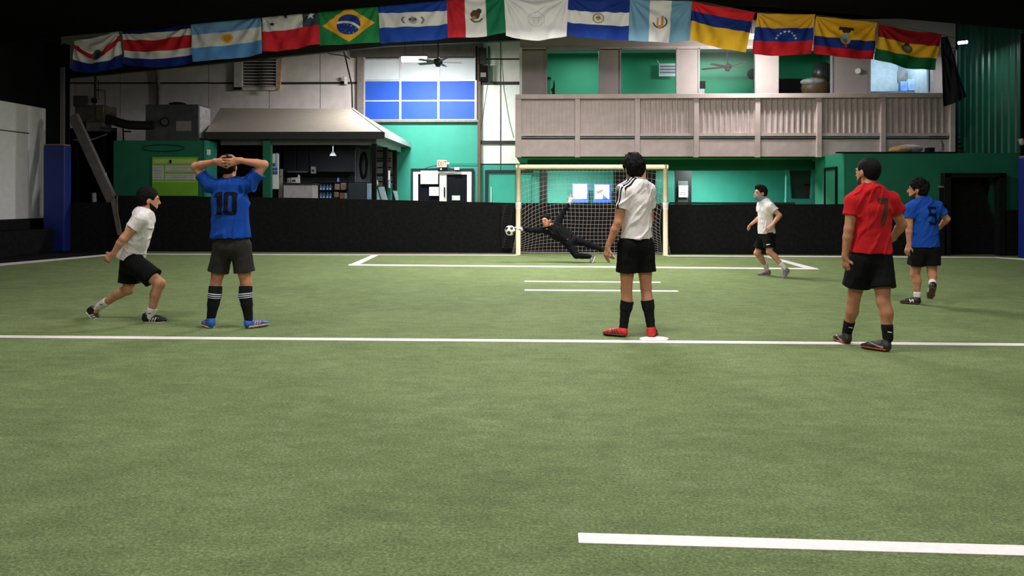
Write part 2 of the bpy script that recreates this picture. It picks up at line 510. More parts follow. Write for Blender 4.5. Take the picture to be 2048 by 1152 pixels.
bx('base_box', (150, 210, 208, 244), 19.3, .6, mat('dusty machine casing', (58, 54, 50), .7, .3, 6), mc, .01)
bx('control_box', (146, 191, 174, 213), 19.25, .4, mat('dark control casing', (46, 45, 46), .6), mc, .01)
bx('gauge_box', (176, 193, 186, 210), 19.3, .2, M_GREYSTEEL, mc)
MB().tube([P(189, 205, 19.25), P(189, 197, 19.25)], .07, 12).build('regulator', M_BLACK, mc)
bx('brass_panel', (192, 212, 206, 240), 19.27, .03, mat('tarnished brass', (82, 66, 38), .5, .2), mc)
bx('hopper', (172, 238, 206, 262), 19.35, .4, mat('grey hopper', (80, 77, 75), .7, .2), mc, .01)
MB().tube([P(190, 212, 19.3), P(191, 150, 19.4)], .03, 8).build('vent_pipe', M_DARKSTEEL, mc)
MB().tube([P(193, 180, 19.35), P(210, 181, 19.35), P(211, 225, 19.35)], .016, 6).build('elbow_pipe', M_DARKSTEEL, mc)
MB().tube([P(197, 160, 19.3), P(196, 190, 19.3), P(198, 199, 19.3)], .01, 5).build('cable', M_BLACK, mc)
MB().tube([P(148, 280, 19.2), P(185, 279, 19.2), P(214, 268, 19.2)], .018, 6).build('hose', M_GREYSTEEL, mc)
MB().beam(P(203, 255, 19.3), P(230, 261, 19.3), .08, .04).build('shelf_bracket', M_DARKSTEEL, mc)
bx('stand', (148, 240, 206, 258), 19.5, .4, M_BLACK, mc)
bx('stand_leg', (152, 258, 156, 404), 19.55, .05, M_BLACK, mc, z0=0)
bx('stand_leg', (206, 258, 210, 404), 19.55, .05, M_BLACK, mc, z0=0)
cp = MB().tube([P(246, 256, 19.5), P(247, 281, 19.5)], .022, 6)
cp.tube([P(247, 263, 19.5), P(262, 263, 19.5)], .02, 6)
props(cp.build('pipe_stand', M_BLACK), 'thin black pipe stand on the booth roof under the duct', 'pipe')
# slim conduits on the white sheeting
cds = MB().tube([P(313, 136, 23.38), P(318, 175, 23.38), P(319, 240, 23.38)], .05, 8)
props(cds.build('conduit', M_GREYSTEEL), 'grey conduit running down the white sheeting above the air unit', 'conduit')

# louvred vent
lv = thing('louvre_vent', 'wide louvred vent with a peeling side board high on the wall', 'vent', P(515, 180, 23.3))
bx('frame', (468, 112, 556, 118), 23.3, .15, M_WHITEWALL, lv)
bx('frame', (468, 174, 556, 180), 23.3, .15, M_WHITEWALL, lv)
bx('frame', (468, 112, 484, 180), 23.3, .15, M_WHITEWALL, lv)
bx('frame', (552, 112, 558, 180), 23.3, .15, M_WHITEWALL, lv)
bx('dark_back', (484, 118, 552, 174), 23.4, .03, M_BLACK, lv)
for k in range(9):
    y = 121.5 + k * 6.1
    a = P(484, y, 23.32); b_ = P(552, y, 23.32)
    MB().prism([(a[0], 23.32, a[2] - .045), (b_[0], 23.32, a[2] - .045), (b_[0], 23.32, a[2] - .025), (a[0], 23.32, a[2] - .025)], (0, .08, .05)).build('slat', M_WHITEWALL, lv)
pb = MB().prism([P(556, 105, 22.9), P(564.5, 105, 22.9), P(560, 180, 22.9), P(552.5, 178, 22.9)][::-1], (0, .06, 0)).build('peeling_board', mat('peeling orange and white board', (206, 160, 130), .7, .35, 6), lv)

# hanging cable and little camera by the window
cb = MB().tube([P(x, y, 23.43) for x, y in ((628, 92), (640, 100), (660, 108), (690, 112), (700, 118))], .014, 5)
cb.tube([P(x, y, 23.43) for x, y in ((681, 88), (690, 110), (697, 140), (704, 170), (705, 215))], .016, 5)
props(cb.build('black_cable', M_BLACK), 'black cable drooping beside the tall blue window', 'cable')
wc = thing('wall_camera', 'small white security camera on the wall left of the blue window', 'camera', P(690, 163, 23.2))
MB().ell(P(690, 156, 23.2), (.06, .06, .06), 14, 10).build('dome', M_WHITE, wc, True)
bx('bracket', (688.5, 159, 692, 168), 23.2, .2, M_WHITE, wc)

# ------------------------------------------------------------------ tall window, white panes over blue panes
win = MB()
wn = props(bx('window_1', (727, 113, 953, 241), YB - .1, .03, mat('window backing', (60, 66, 80), .6)), kind='structure')
M_BLUEPANE = mat('blue window film', (36, 82, 186), .55, .1, 1.5, spec=.25)
M_WPANE = mat('frosted white pane', (190, 198, 204), .5, .06, 2)
xs = [728, 800.5, 877, 951.5]; yy = [118, 161, 201.5, 240]
for i in range(3):
    for j in range(3):
        bx('pane', (xs[i] + 2, yy[j] + 1.4, xs[i + 1] - 2, yy[j + 1] - 1.4), YB - .13, .03, M_WPANE if j == 0 else M_BLUEPANE, wn)
M_MULL = mat('silver window bar', (188, 190, 196), .4, .06, 8, metal=.3)
for x in xs: bx('mullion', (x - 2, 114, x + 2, 241), YB - .17, .08, M_MULL, wn)
for y in yy: bx('transom', (727, y - 1.4, 953, y + 1.4), YB - .165, .07, M_MULL, wn)
bx('sill', (727, 240, 957, 244), YB - .22, .12, M_GREYSTEEL, wn)
# electrical box column right of the window
eb = thing('electric_box', 'dark electrical box with conduits right of the blue window', 'electrical box', P(966, 165, 23.2))
bx('frame_bar', (951, 92, 955, 160), 23.1, .05, M_BLACK, eb)
bx('frame_bar', (976, 92, 979.5, 166), 23.1, .05, M_DARKSTEEL, eb)
bx('box', (959, 130, 975, 162), 23.15, .15, M_BLACK, eb, .01)
bx('label', (961, 145, 972, 154), 23.14, .01, M_GREYSTEEL, eb)
bx('upper_box', (957, 96, 972, 128), 23.2, .1, M_DARKSTEEL, eb, .01)
hc = MB().tube([P(x, y, 23.43) for x, y in ((1002, 70), (1003, 120), (1008, 180), (1018, 240), (1027, 275))], .006, 5)
hc.tube([P(x, y, 23.43) for x, y in ((975, 168), (968, 215), (962, 260))], .006, 5)
hc.tube([P(x, y, 23.43) for x, y in ((1001, 120), (1002, 250), (1001, 405))], .006, 5)
props(hc.build('loose_wire', M_BLACK), 'thin loose wires hanging in front of the white panels beside the balcony', 'wire')

# ------------------------------------------------------------------ lamp over the window and the dark ceiling fan
lamp = thing('tube_lamp', 'glowing long tube lamp hanging in front of the blue window', 'lamp', P(828, 118, 20.6))
MB().tube([P(804, 118, 20.6), P(852, 118, 20.6)], .085, 14).build('tube', emis('lamp glow', (255, 252, 246), 12), lamp, True)
bx('housing', (802, 109.5, 854, 112.5), 20.52, .2, M_GREYSTEEL, lamp)
MB().tube([P(810, 110, 20.6), P(810, -60, 20.6)], .006, 5).build('cord', M_BLACK, lamp)
MB().tube([P(846, 110, 20.6), P(846, -60, 20.6)], .006, 5).build('cord', M_BLACK, lamp)
area('tube_lamp_light', P(828, 124, 20.6), (1.3, .3), 440, (1, .98, .95), (math.radians(18), 0, 0))


def fan(label, px, py, Y, rod_top, r, mh, mb, n=5, ph=.3):
    f = thing('ceiling_fan', label, 'fan', P(px, py, Y), 'ceiling fans')
    c = P(px, py, Y)
    MB().tube([c + np.array([0, 0, -.06]), c + np.array([0, 0, -.03]), c + np.array([0, 0, .07]), c + np.array([0, 0, .1])], [.07, .12, .12, .05], 16).build('motor_housing', mh, f, True)
    MB().tube([c + np.array([0, 0, .1]), P(px, rod_top, Y)], .018, 8).build('rod', mh, f)
    MB().ell(c + np.array([0, 0, -.08]), (.07, .07, .04), 12, 8).build('cap', mh, f, True)
    for k in range(n):
        t = ph + 2 * PI * k / n
        d = np.array([math.cos(t), math.sin(t), 0]); s_ = np.array([-d[1], d[0], .18])
        z = np.array([0, 0, .0])
        MB().prism([c + d * .1 - s_ * .04 + z, c + d * .25 - s_ * .075, c + d * r - s_ * .06, c + d * r + s_ * .06, c + d * .25 + s_ * .075, c + d * .1 + s_ * .04], (0, 0, .012)).build('blade', mb, f)
    return f


fan('dark ceiling fan hanging beside the tube lamp before the blue window', 876, 125, 19.4, 60, .62, M_DARKSTEEL, mat('dark grey blade', (60, 58, 60), .5), 5, .15)

# ------------------------------------------------------------------ far doors
d1 = props(bx('door_1', (824, 343, 946, 412), YB - .1, .03, mat('dark door glass', (22, 25, 30), .15, .1, 3), z0=0), kind='structure')
for r in ((822, 337, 947, 342.5), (822, 342, 826, 412), (943, 342, 947, 412)):
    bx('door_frame', r, YB - .16, .08, mat('navy black frame', (24, 28, 38), .5), d1)
for r in ((826, 342, 836, 412), (879, 342, 886, 412), (886, 342, 893, 412), (934, 342, 943, 412), (836, 342, 879, 348), (893, 342, 934, 349)):
    bx('door_stile', r, YB - .14, .05, M_WHITE, d1, z0=(0 if r[3] > 400 else None))
bx('closer_arm', (876, 343.5, 915, 345.5), YB - .22, .05, mat('silver metal', (180, 180, 184), .35, metal=.7), d1)
bx('closer', (908, 344, 922, 348), YB - .22, .06, mat('silver metal', (180, 180, 184)), d1)
bx('door_pull', (887.5, 374, 890, 394), YB - .2, .04, M_BLACK, d1)
o = bx('paper_sheet', (841, 341.5, 876, 368), YB - .2, .006, M_PAPER)
props(o, 'large white paper taped to the left door leaf', 'paper')
for k, (x, y, w_) in enumerate(((850, 345, 6), (868, 346, 5), (848, 352, 20), (850, 356, 16), (852, 360, 18))):
    bx('ink_mark', (x, y, x + w_, y + .8), YB - .203, .002, mat('pale blue ink', (120, 160, 200)), o)
o = bx('paper_sheet', (858.5, 374, 877.5, 391.5), YB - .2, .006, M_PAPER)
props(o, 'smaller square white notice below the large paper on the door', 'paper')
bx('ink_mark', (865, 380, 872, 381), YB - .203, .002, mat('grey ink', (130, 128, 126)), o)
props(bx('door_sticker', (904, 391, 920, 400.5), YB - .115, .01, mat('pale grey sticker', (186, 194, 196))), 'pale grey sticker low on the right door leaf', 'sticker')
ex = thing('exit_sign', 'white exit sign with orange letters above the double door', 'sign', P(884, 335, 23.3))
bx('box', (874, 320, 893.5, 334.5), YB - .28, .1, mat('cream sign casing', (206, 194, 178), .5), ex, .008)
M_OR = mat('orange sign letters', (186, 98, 18), .5)


def letters(parent, word, x0, y0, w_, h_, gap, Y, m, t=1.3, d=.006):
    glyph = {'E': [(0, 0, .3, 1), (0, 0, 1, .2), (0, .4, .8, .6), (0, .8, 1, 1)], 'I': [(.3, 0, .7, 1)], 'T': [(.35, 0, .65, 1), (0, 0, 1, .22)],
             'X': None}
    for ch in word:
        mb = MB()
        if ch == 'X':
            mb.beam(P(x0 + .15 * w_, y0, Y), P(x0 + w_ * .85, y0 + h_, Y), .018, d, (0, 1, 0)); mb.beam(P(x0 + w_ * .85, y0, Y), P(x0 + .15 * w_, y0 + h_, Y), .018, d, (0, 1, 0))
        else:
            for a, b_, c_, e_ in glyph[ch]: mb.box(*pbox(x0 + a * w_, y0 + b_ * h_, x0 + c_ * w_, y0 + e_ * h_, Y, d))
        mb.build('letter', m, parent); x0 += w_ + gap


letters(ex, 'EXIT', 876, 322.3, 3.6, 9.6, .6, YB - .287, M_OR)
MB().ell(P(896.5, 327, 23.25), (.05, .04, .04), 10, 8).build('emergency_lamp', M_WHITE, ex, True)
MB().tube([P(874, 331, 23.35), P(862, 333, 23.38), P(850, 337, 23.38)], .01, 5).build('wire', M_BLACK, ex)
MB().tube([P(899, 328, 23.38), P(956, 328, 23.38)], .01, 5).build('wire', mat('dark green wire', (30, 90, 70)), ex)
el = thing('emergency_light', 'small grey emergency light box on the door frame', 'light', P(914, 340, 23.25))
bx('case', (908.5, 334.5, 919, 340), YB - .28, .1, mat('grey sign casing', (196, 188, 184)), el, .006)
MB().ell(P(882, 338.5, 23.2), (.035, .03, .03), 10, 8).build('lamp_head', M_WHITE, el, True)
# side door, green with a black frame
d2 = props(bx('door_2', (976, 346, 1062, 412), YB - .1, .03, M_GREEN, z0=0), kind='structure')
for r in ((970, 340, 1066, 345.5), (970, 345, 976, 412)):
    bx('door_frame', r, YB - .16, .08, mat('navy black frame', (24, 28, 38)), d2, z0=(0 if r[3] > 400 else None))
bx('door_panel', (985, 350, 1030, 412), YB - .12, .02, M_GREEN, d2)
bx('handle_strip', (981.5, 374, 983, 404), YB - .13, .02, M_WHITE, d2)

# ================================================================== KITCHEN KIOSK UNDER THE CANOPY
YK = 19.4
ca = thing('kiosk_canopy', 'hipped beige canopy roof over the snack kiosk', 'canopy', P(590, 400, YK + 1.5) * np.array([1, 1, 0]))
ze = P(590, 265, YK)[2]
A0 = P(411, 264, YK); A1 = P(769, 265, YK)
R0 = P(441, 216, 21.4); R1 = P(706, 218, 21.4)
B1 = np.array([A1[0], 23.35, A1[2]]); B0 = np.array([A0[0], 23.35, A0[2]])
M_ROOF = mat('beige shingle felt', (158, 149, 138), .9, .08, 14, .35, 140)
T0 = np.array([0, 0, .05])
rf = MB().add([A0, A1, R1, R0], [(0, 1, 2, 3)]).add([A1, B1, R1], [(0, 1, 2)]).add([B0, A0, R0], [(0, 1, 2)]).add([R0, R1, B1, B0], [(0, 1, 2, 3)])
rf.build('roof_slope', M_ROOF, ca)
MB().beam(A1 + (R1 - A1) * 0, R1, .05, .03).build('hip_trim', M_WHITE, ca)
lo = np.array([A0[0], YK, A0[2] - .19])
MB().box((A0[0], YK - .02, A0[2] - .19), (A1[0], YK + .03, A0[2])).build('fascia', mat('charcoal fascia', (44, 46, 48), .6), ca)
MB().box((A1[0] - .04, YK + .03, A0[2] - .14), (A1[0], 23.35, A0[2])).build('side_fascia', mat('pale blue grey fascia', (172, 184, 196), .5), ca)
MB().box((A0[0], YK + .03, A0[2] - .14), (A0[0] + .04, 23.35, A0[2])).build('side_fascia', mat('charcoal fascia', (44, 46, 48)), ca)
MB().box((A0[0] + .04, YK + .03, A0[2] - .12), (A1[0] - .04, 23.35, A0[2] - .1)).build('soffit', mat('grey soffit', (128, 132, 138), .7), ca)
xin = P(744, 330, YK)[0]
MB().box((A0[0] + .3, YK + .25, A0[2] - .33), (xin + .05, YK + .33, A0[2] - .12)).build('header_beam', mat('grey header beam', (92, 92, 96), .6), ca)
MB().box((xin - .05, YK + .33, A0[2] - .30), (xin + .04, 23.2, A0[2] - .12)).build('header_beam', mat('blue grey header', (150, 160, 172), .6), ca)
for Yp in (YK + .2, 21.0, 22.35):
    MB().box((xin - .06, Yp, 0), (xin + .06, Yp + .12, A0[2] - .3)).build('post', M_BLACK, ca)
bx('green_pillar', (525.5, 281, 541, 410), YK + .12, .15, M_GREEND, ca, z0=0)
# kiosk interior
YI = 22.6
kb = props(bx('wall_kiosk', (536, 268, 740, 410), YI + .3, .06, mat('charcoal kiosk wall', (58, 60, 66), .7, .15, 3), z0=0), kind='structure')
kr = thing('menu_board', 'grey menu board with dark rows at the open side of the kiosk', 'menu board', P(760, 380, 22.9))
lo, hi = pbox(742, 296, 790, 372, 23.0, .05)
MB().box(lo, hi).build('board', mat('grey menu board', (116, 116, 120), .6, .1, 5), kr)
for y in (301, 316, 321, 334, 347, 350, 362):
    bx('menu_row', (750, y, 786, y + 2.2), 22.985, .01, M_BLACK, kr)
bx('orange_tab', (782.5, 315, 785.5, 336), 22.6, .02, mat('orange card', (214, 128, 40), .5), kr)
cup = thing('wall_cupboard', 'dark wall cupboard row on the kiosk back wall', 'cupboard', P(640, 350, YI))
for (a, b_) in ((567, 592), (593.5, 617), (618.5, 712)):
    q = bx('cupboard_door', (a, 292, b_, 344), YI, .3, mat('slate cupboard door', (50, 52, 58), .5, .1, 4), cup, .01)
bx('under_shelf', (570, 347.5, 694, 350.5), YI - .05, .35, M_BLACK, cup)
bx('light_strip', (575, 342.5, 615, 345), YI - .06, .05, mat('grey metal strip', (150, 152, 158), .4, metal=.4), cup)
ct = thing('service_counter', 'pale tiled counter block at the left of the kiosk', 'counter', P(596, 400, 19.9) * np.array([1, 1, 0]))
bx('front', (567, 369, 625, 404), 19.95, .5, mat('pale tile front', (186, 180, 180), .5, .1, 10), ct, .006, z0=0)
bx('top', (565, 366, 627, 369), 19.9, .6, M_DARKSTEEL, ct)
sh = thing('drinks_cooler', 'dark glass drinks cooler with shelves in the kiosk', 'cooler', P(665, 400, 21.4) * np.array([1, 1, 0]))
bx('body', (628, 366, 693, 410), 21.6, .5, mat('cooler body', (34, 40, 56), .4), sh, .01, z0=0)
bx('shelf', (629, 381, 692, 382.6), 21.5, .1, M_BLACK, sh)
bx('top', (626, 363.5, 697, 366.5), 21.45, .7, M_BLACK, sh)
for i, x in enumerate((642, 648, 655, 661)):
    for j, y in enumerate((367.5, 383.5)):
        m_ = mat('bottle glass', (70, 96, 120), .15, .2, 6, metal=.2)
        b_ = MB().tube([P(x, y + 12.5, 21.4), P(x, y + 5, 21.4), P(x, y + 2.5, 21.4), P(x, y, 21.4)], [.04, .04, .015, .015], 10).build('bottle', m_, None, True)
        props(b_, '%s blue grey bottle from the left on the %s cooler shelf' % (('first', 'second', 'third', 'fourth')[i], ('upper', 'lower')[j]), 'bottle', 'bottles in the drinks cooler')
for i, (x, y, w_, h_, c_, lb, ct_) in enumerate(((669, 368, 10, 12, (142, 118, 92), 'tan paper bag on the upper cooler shelf', 'bag'),
                                              (681, 366, 11, 14, (126, 112, 96), 'larger brown paper bag on the upper cooler shelf', 'bag'),
                                              (668, 384, 9, 11, (120, 106, 92), 'tan paper bag on the lower cooler shelf', 'bag'),
                                              (679, 386, 9, 12, (150, 76, 40), 'orange snack carton in the kiosk', 'carton'),
                                              (688.5, 386, 6, 12, (140, 168, 190), 'pale blue carton in the kiosk', 'carton'))):
    q = bx('snack_pack', (x, y, x + w_, y + h_), 21.38, .1, mat('pack %d' % i, c_, .6, .2, 9), None, .02)
    props(q, lb, ct_)
fr = thing('fridge', 'tall dark fridge with a pale blue edge by the kiosk post', 'fridge', P(720, 400, 21.0) * np.array([1, 1, 0]))
bx('cabinet', (697, 366, 734, 410), 21.2, .6, mat('dark fridge', (56, 60, 68), .4, .1, 3), fr, .01, z0=0)
bx('door_edge', (734, 367, 740.5, 410), 21.15, .5, mat('pale blue door edge', (168, 184, 226), .35), fr, .005, z0=0)
wr = thing('wall_ring', 'tall black oval ring hanging on the kiosk wall panel', 'ring', P(727, 357, 22.2))
MB().tube([P(727 + 6.2 * math.cos(t), 331 + 25 * math.sin(t), 22.2) for t in np.linspace(0, 2 * PI, 36, endpoint=False)], .04, 8, closed=True).build('hoop', M_BLACK, wr, True)
bx('mount_panel', (711, 298, 739, 364), 22.3, .05, mat('grey wall panel', (92, 92, 98), .6), wr)
MB().tube([P(711, 364, 22.25), P(711, 300, 22.25), P(714, 297, 22.25), P(720, 296, 22.25)], .02, 6).build('rail', M_GREYSTEEL, wr)
area('kiosk_lamp_light', P(640, 292, 20.9), (1.6, .3), 16, (.8, .9, 1))
hl = thing('pendant_lamp', 'small white pendant lamp inside the kiosk', 'lamp', P(665, 312, 21.0))
MB().tube([P(666, 303, 21), P(666, 312, 21)], [.03, .1], 14).build('shade', mat('dim white shade', (120, 118, 116), .7), hl, True)
MB().tube([P(666, 303, 21), P(666, 287, 21)], .006, 5).build('cord', M_WHITE, hl)
for nm, r, Y_, c_, lb, ct_ in (('coffee_machine', (621.5, 333, 630, 347), 22.3, (178, 174, 172), 'white coffee machine on the kiosk shelf', 'coffee machine'),
                               ('card_terminal', (582, 355, 593, 366), 20.0, (190, 188, 188), 'white till printer on the tiled counter', 'printer'),
                               ('napkin_box', (574, 356, 580, 366), 20.0, (160, 158, 158), 'grey napkin box on the tiled counter', 'box'),
                               ('paper_roll', (595, 349, 600, 366), 20.05, (190, 186, 186), 'upright pale paper roll on the tiled counter', 'roll'),
                               ('blue_bottle', (674, 355, 679, 364), 21.5, (70, 110, 190), 'blue bottle on top of the drinks cooler', 'bottle')):
    t_ = thing(nm, lb, ct_, P((r[0] + r[2]) / 2, r[3], Y_ + .1))
    m_ = mat(nm + ' body', c_, .5, .1, 9)
    if nm == 'paper_roll' or nm == 'blue_bottle':
        cx_ = (r[0] + r[2]) / 2; w_ = (r[2] - r[0]) / 2 / FOC * Y_
        MB().tube([P(cx_, r[3], Y_ + .1), P(cx_, r[1] + 3, Y_ + .1), P(cx_, r[1] + 1.5, Y_ + .1), P(cx_, r[1], Y_ + .1)], [w_, w_, w_ * .6, w_ * .5], 12).build('body', m_, t_, True)
    else:
        bx('body', r, Y_, .15, m_, t_, .012)
        bx('slot', (r[0] + 2, r[1] + (r[3] - r[1]) * .45, r[2] - 2, r[1] + (r[3] - r[1]) * .75), Y_ - .004, .01, M_DARKSTEEL, t_)
pc = thing('menu_poster', 'tall white poster with blue pictures beside the green pillar', 'poster', P(551, 378, 20))
bx('sheet', (542, 307, 557.5, 378), 20.0, .02, M_PAPER, pc)
for r in ((543.5, 326, 552, 333), (543.5, 335, 555, 341), (543, 342, 555, 349)):
    bx('picture', r, 19.99, .008, mat('blue poster print', (74, 104, 150), .6, .3, 12), pc)
bx('ribbon', (551, 306, 555, 334), 19.985, .008, mat('pale blue print', (160, 190, 214)), pc)
lt = thing('leaning_broom', 'tan upright board leaning behind the menu poster', 'board', P(562, 398, 20.3))
MB().prism([P(560, 338, 20.3), P(565, 338, 20.3), P(565, 404, 20.3), P(556, 404, 20.3)][::-1], (0, .03, 0)).build('plank', mat('tan plank', (150, 138, 124), .7), lt)
MB().beam(P(560, 352, 20.28), P(565, 352, 20.28), .03, .01, (0, 1, 0)).build('band', M_GREYSTEEL, lt)
for i, (q, lb) in enumerate(((((756, 374), (768, 373), (775, 400), (764, 400)), 'tilted white and blue leaflet stand by the kiosk post'),
                             (((786, 381), (794, 382), (797, 403), (792, 403)), 'narrow leaflet leaning at the kiosk corner'),
                             (((748, 382), (754, 378), (760, 400), (750, 401)), 'small pale leaflet behind the kiosk post'))):
    m_ = MB().prism([P(*p, 20.8) for p in q][::-1], (0, .02, 0)).build('leaflet', mat('leaflet print', (180, 198, 216), .5, .3, 14))
    props(m_, lb, 'leaflet')
for i, (r, lb) in enumerate((((776.5, 341, 780, 360), 'white hanging card above another on the kiosk side'), ((777, 361, 780.5, 376), 'lower pale blue hanging card on the kiosk side'))):
    props(bx('hanging_card', r, 21.6, .02, M_PAPER if i == 0 else mat('pale blue card', (170, 196, 220))), lb, 'card')
props(MB().ell(P(753, 366, 20.9), (.05, .05, .1), 10, 8).build('hand_sanitiser', mat('pale bottle', (190, 186, 184)), None, True), 'pale pump bottle on the kiosk counter edge', 'bottle')

# ================================================================== BALCONY AND UPPER ROOM
YBAL, YW = 19.6, 20.8
bal = thing('balcony', 'long taupe balcony with corrugated panels above the goal', 'balcony', P(1470, 314, YBAL + .5))
px_ = [1036.5, 1155, 1275, 1393, 1516, 1639, 1767, 1906]
for x in px_:
    w_ = 5 if x > 1040 else 6
    bx('rail_post', (x - w_, 190, x + w_, 314.5), YBAL - .05, .12, M_TAUPE, bal, .006)
bx('hand_rail', (1031, 187, 1911, 196), YBAL - .09, .2, M_TAUPE, bal, .006)
for i in range(7):
    x0, x1 = px_[i] + 5, px_[i + 1] - 5
    lo, hi = pbox(x0, 196, x1, 268, YBAL + .06, .02)
    npit = 10 if i >= 2 else 14
    amp = .035 if i >= 2 else .01
    pit = (hi[0] - lo[0]) / npit
    pr = []
    for k in range(npit):
        b0 = lo[0] + k * pit
        pr += [(b0, 0), (b0 + .5 * pit, 0), (b0 + .62 * pit, -amp), (b0 + .86 * pit, -amp), (b0 + .98 * pit, 0)]
    pr.append((hi[0], 0))
    n = len(pr)
    vs = [(x, YBAL + .06 + y, z) for z in (lo[2], hi[2]) for x, y in pr] + [(x, YBAL + .075 + y, z) for z in (lo[2], hi[2]) for x, y in pr]
    fs = [(k, k + 1, n + k + 1, n + k) for k in range(n - 1)] + [(2 * n + k, 3 * n + k, 3 * n + k + 1, 2 * n + k + 1) for k in range(n - 1)]
    MB().add(vs, fs).build('corrugated_panel', M_TAUPE, bal)
    bx('mid_rail', (x0, 266, x1, 272), YBAL - .01, .09, M_TAUPE, bal)
    bx('pipe_gap', (x0, 273, x1, 278.5), YBAL + .05, .05, M_DARKSTEEL, bal)
    bx('pipe', (x0, 274, x1, 276.3), YBAL + .0, .04, M_GREYSTEEL, bal)
    bx('kick_panel', (x0, 279, x1, 313), YBAL + .02, .05, M_TAUPE, bal)
zb = P(1470, 314, YBAL)[2]
X0, X1 = P(1032, 314, YBAL)[0], P(1911, 314, YBAL)[0]
MB().box((X0, YBAL + .07, zb), (X1, YB - .08, zb + .12)).build('deck', M_GREEND, bal)
MB().box((X0 + .15, YBAL + .12, zb - .012), (X1, YBAL + .25, zb - .001)).build('drip_edge', M_BLACK, bal)
lint = bx('trim_4', (1055, 316.5, 1672, 341), 20.9, .2, M_GREEND); props(lint, kind='structure')

# upper wall with five windows
WR = [(1093, 97, 1199, 192), (1241, 98, 1354, 192), (1398, 97, 1512, 192), (1556, 100, 1665, 192), (1740, 104, 1866, 192)]
uw = MB()
uw.box(*pbox(1040, 40, 1911, 98, YW, .15))
uw.box(*pbox(1040, 192, 1911, 232, YW, .15))
ex_ = [1040] + [v for r in WR for v in (r[0], r[2])] + [1911]
for i in range(0, len(ex_), 2):
    uw.box(*pbox(ex_[i], 98, ex_[i + 1], 192, YW, .15))
upw = props(uw.build('wall_upper', mat('taupe plaster', (158, 147, 144), .75, .05, 3)), kind='structure')
bx('corner_trim', (1039, 95, 1044, 190), YW - .05, .06, M_WHITE, upw)
bx('head_trim', (1043, 92, 1911, 96), YW - .02, .02, M_TAUPE, upw)
M_GLASS = glassmat('window glass', (.93, .95, .95), .004)
for i, r in enumerate(WR):
    g = props(bx('window_%d' % (i + 2), (r[0], r[1], r[2], r[3]), YW + .06, .012, M_GLASS), kind='structure')
    for q in ((r[0] - 1.5, r[1] - 2, r[0] + 1.5, r[3]), (r[2] - 1.5, r[1] - 2, r[2] + 1.5, r[3]), (r[0], r[1] - 2, r[2], r[1] + 1)):
        bx('window_frame', q, YW - .02, .12, mat('window trim', (150, 146, 148), .5), g)
# rooms behind
ZF, ZC = zb + .12, 5.9
xs0, xs1, xm = X0 + .2, X1 - .05, P(1702, 150, YW + .3)[0]
M_ROOMG = mat('room green paint', (34, 150, 112), .6, .05, 2)
props(MB().box((xs0, 23.3, ZF), (xm, 23.38, ZC)).build('wall_room_back', M_ROOMG), kind='structure')
props(MB().box((xm + .08, 22.6, ZF), (xs1, 22.7, ZC)).build('wall_store_back', mat('pale blue store wall', (176, 194, 206), .6)), kind='structure')
props(MB().box((xm, YW + .15, ZF), (xm + .08, 23.3, ZC)).build('wall_room_divider', M_ROOMG), kind='structure')
props(MB().box((xs0 - .08, YW + .15, ZF), (xs0, 23.38, ZC)).build('wall_room_left', M_ROOMG), kind='structure')
props(MB().box((xs1, YW + .15, ZF), (xs1 + .06, 23.38, ZC)).build('wall_room_right', mat('pale blue store wall', (176, 194, 206))), kind='structure')
props(MB().box((xs0, YW + .15, ZC), (xs1, 23.38, ZC + .08)).build('ceiling_room', M_WHITE), kind='structure')
area('room_lamp_light', (P(1180, 100, 22)[0], 22.0, ZC - .1), (1.2, .4), 42, (1, .98, .95))
area('room_lamp_light', (P(1440, 100, 22)[0], 22.2, ZC - .1), (1.2, .4), 26, (1, .98, .95))
area('store_lamp_light', (P(1800, 100, 22)[0], 21.25, ZC - .1), (.8, .4), 60, (.85, .93, 1))
fan('ceiling fan with brown blades inside the upper green room', 1455, 134, 21.9, 85, .78, M_DARKSTEEL, mat('brown fan blade', (120, 74, 48), .5), 5, .08)
# things seen through the upper windows
sf = thing('room_cabinet', 'dark green cabinet at the left of the first upper window', 'cabinet', P(1090, 215, 23))
bx('body', (1080, 156, 1101, 240), 22.7, .5, M_GREEND, sf, .01, z0=ZF)
bx('top', (1079, 154, 1102, 157), 22.65, .55, M_BLACK, sf)
fg = thing('figurine', 'small dark figurine standing inside the first upper window', 'figurine', P(1107, 188, 21.6))
MB().tube([P(1107, 212, 21.6), P(1107, 196, 21.6), P(1107, 178, 21.6), P(1108, 172, 21.6), P(1108, 160, 21.6)], [.06, .05, .04, .03, .008], 10).build('body', M_BLACK, fg, True)
MB().ell(P(1106, 180, 21.6), (.06, .05, .06), 10, 8).build('base', M_BLACK, fg, True)
fl = thing('wall_notice', 'grey and white striped banner inside the second upper window', 'banner', P(1335, 152, 22.9))
bx('cloth', (1318, 127, 1353, 152.5), 22.9, .02, mat('pale grey cloth', (206, 212, 216)), fl)
for y in (131, 137, 143):
    bx('stripe', (1320, y, 1352, y + 3.2), 22.89, .008, mat('slate stripe', (108, 128, 140)), fl)
MB().tube([P(1314, 120, 22.88), P(1319, 128, 22.88)], .012, 5).build('tie', M_WHITE, fl)
tv = thing('monitor', 'dark monitor with a pale lower half in the third upper window', 'monitor', P(1404, 190, 21.3))
bx('screen', (1396, 162, 1411, 177), 21.3, .05, M_BLACK, tv, .006)
bx('stand', (1398, 177, 1409, 200), 21.32, .1, mat('pale stand', (170, 170, 172)), tv, z0=ZF)
sp_ = thing('wall_speaker', 'black wall speaker at the right of the third upper window', 'speaker', P(1503, 158, 21.4))
MB().ell(P(1505, 148, 21.5), (.16, .12, .16), 12, 8).build('case', M_BLACK, sp_, True)
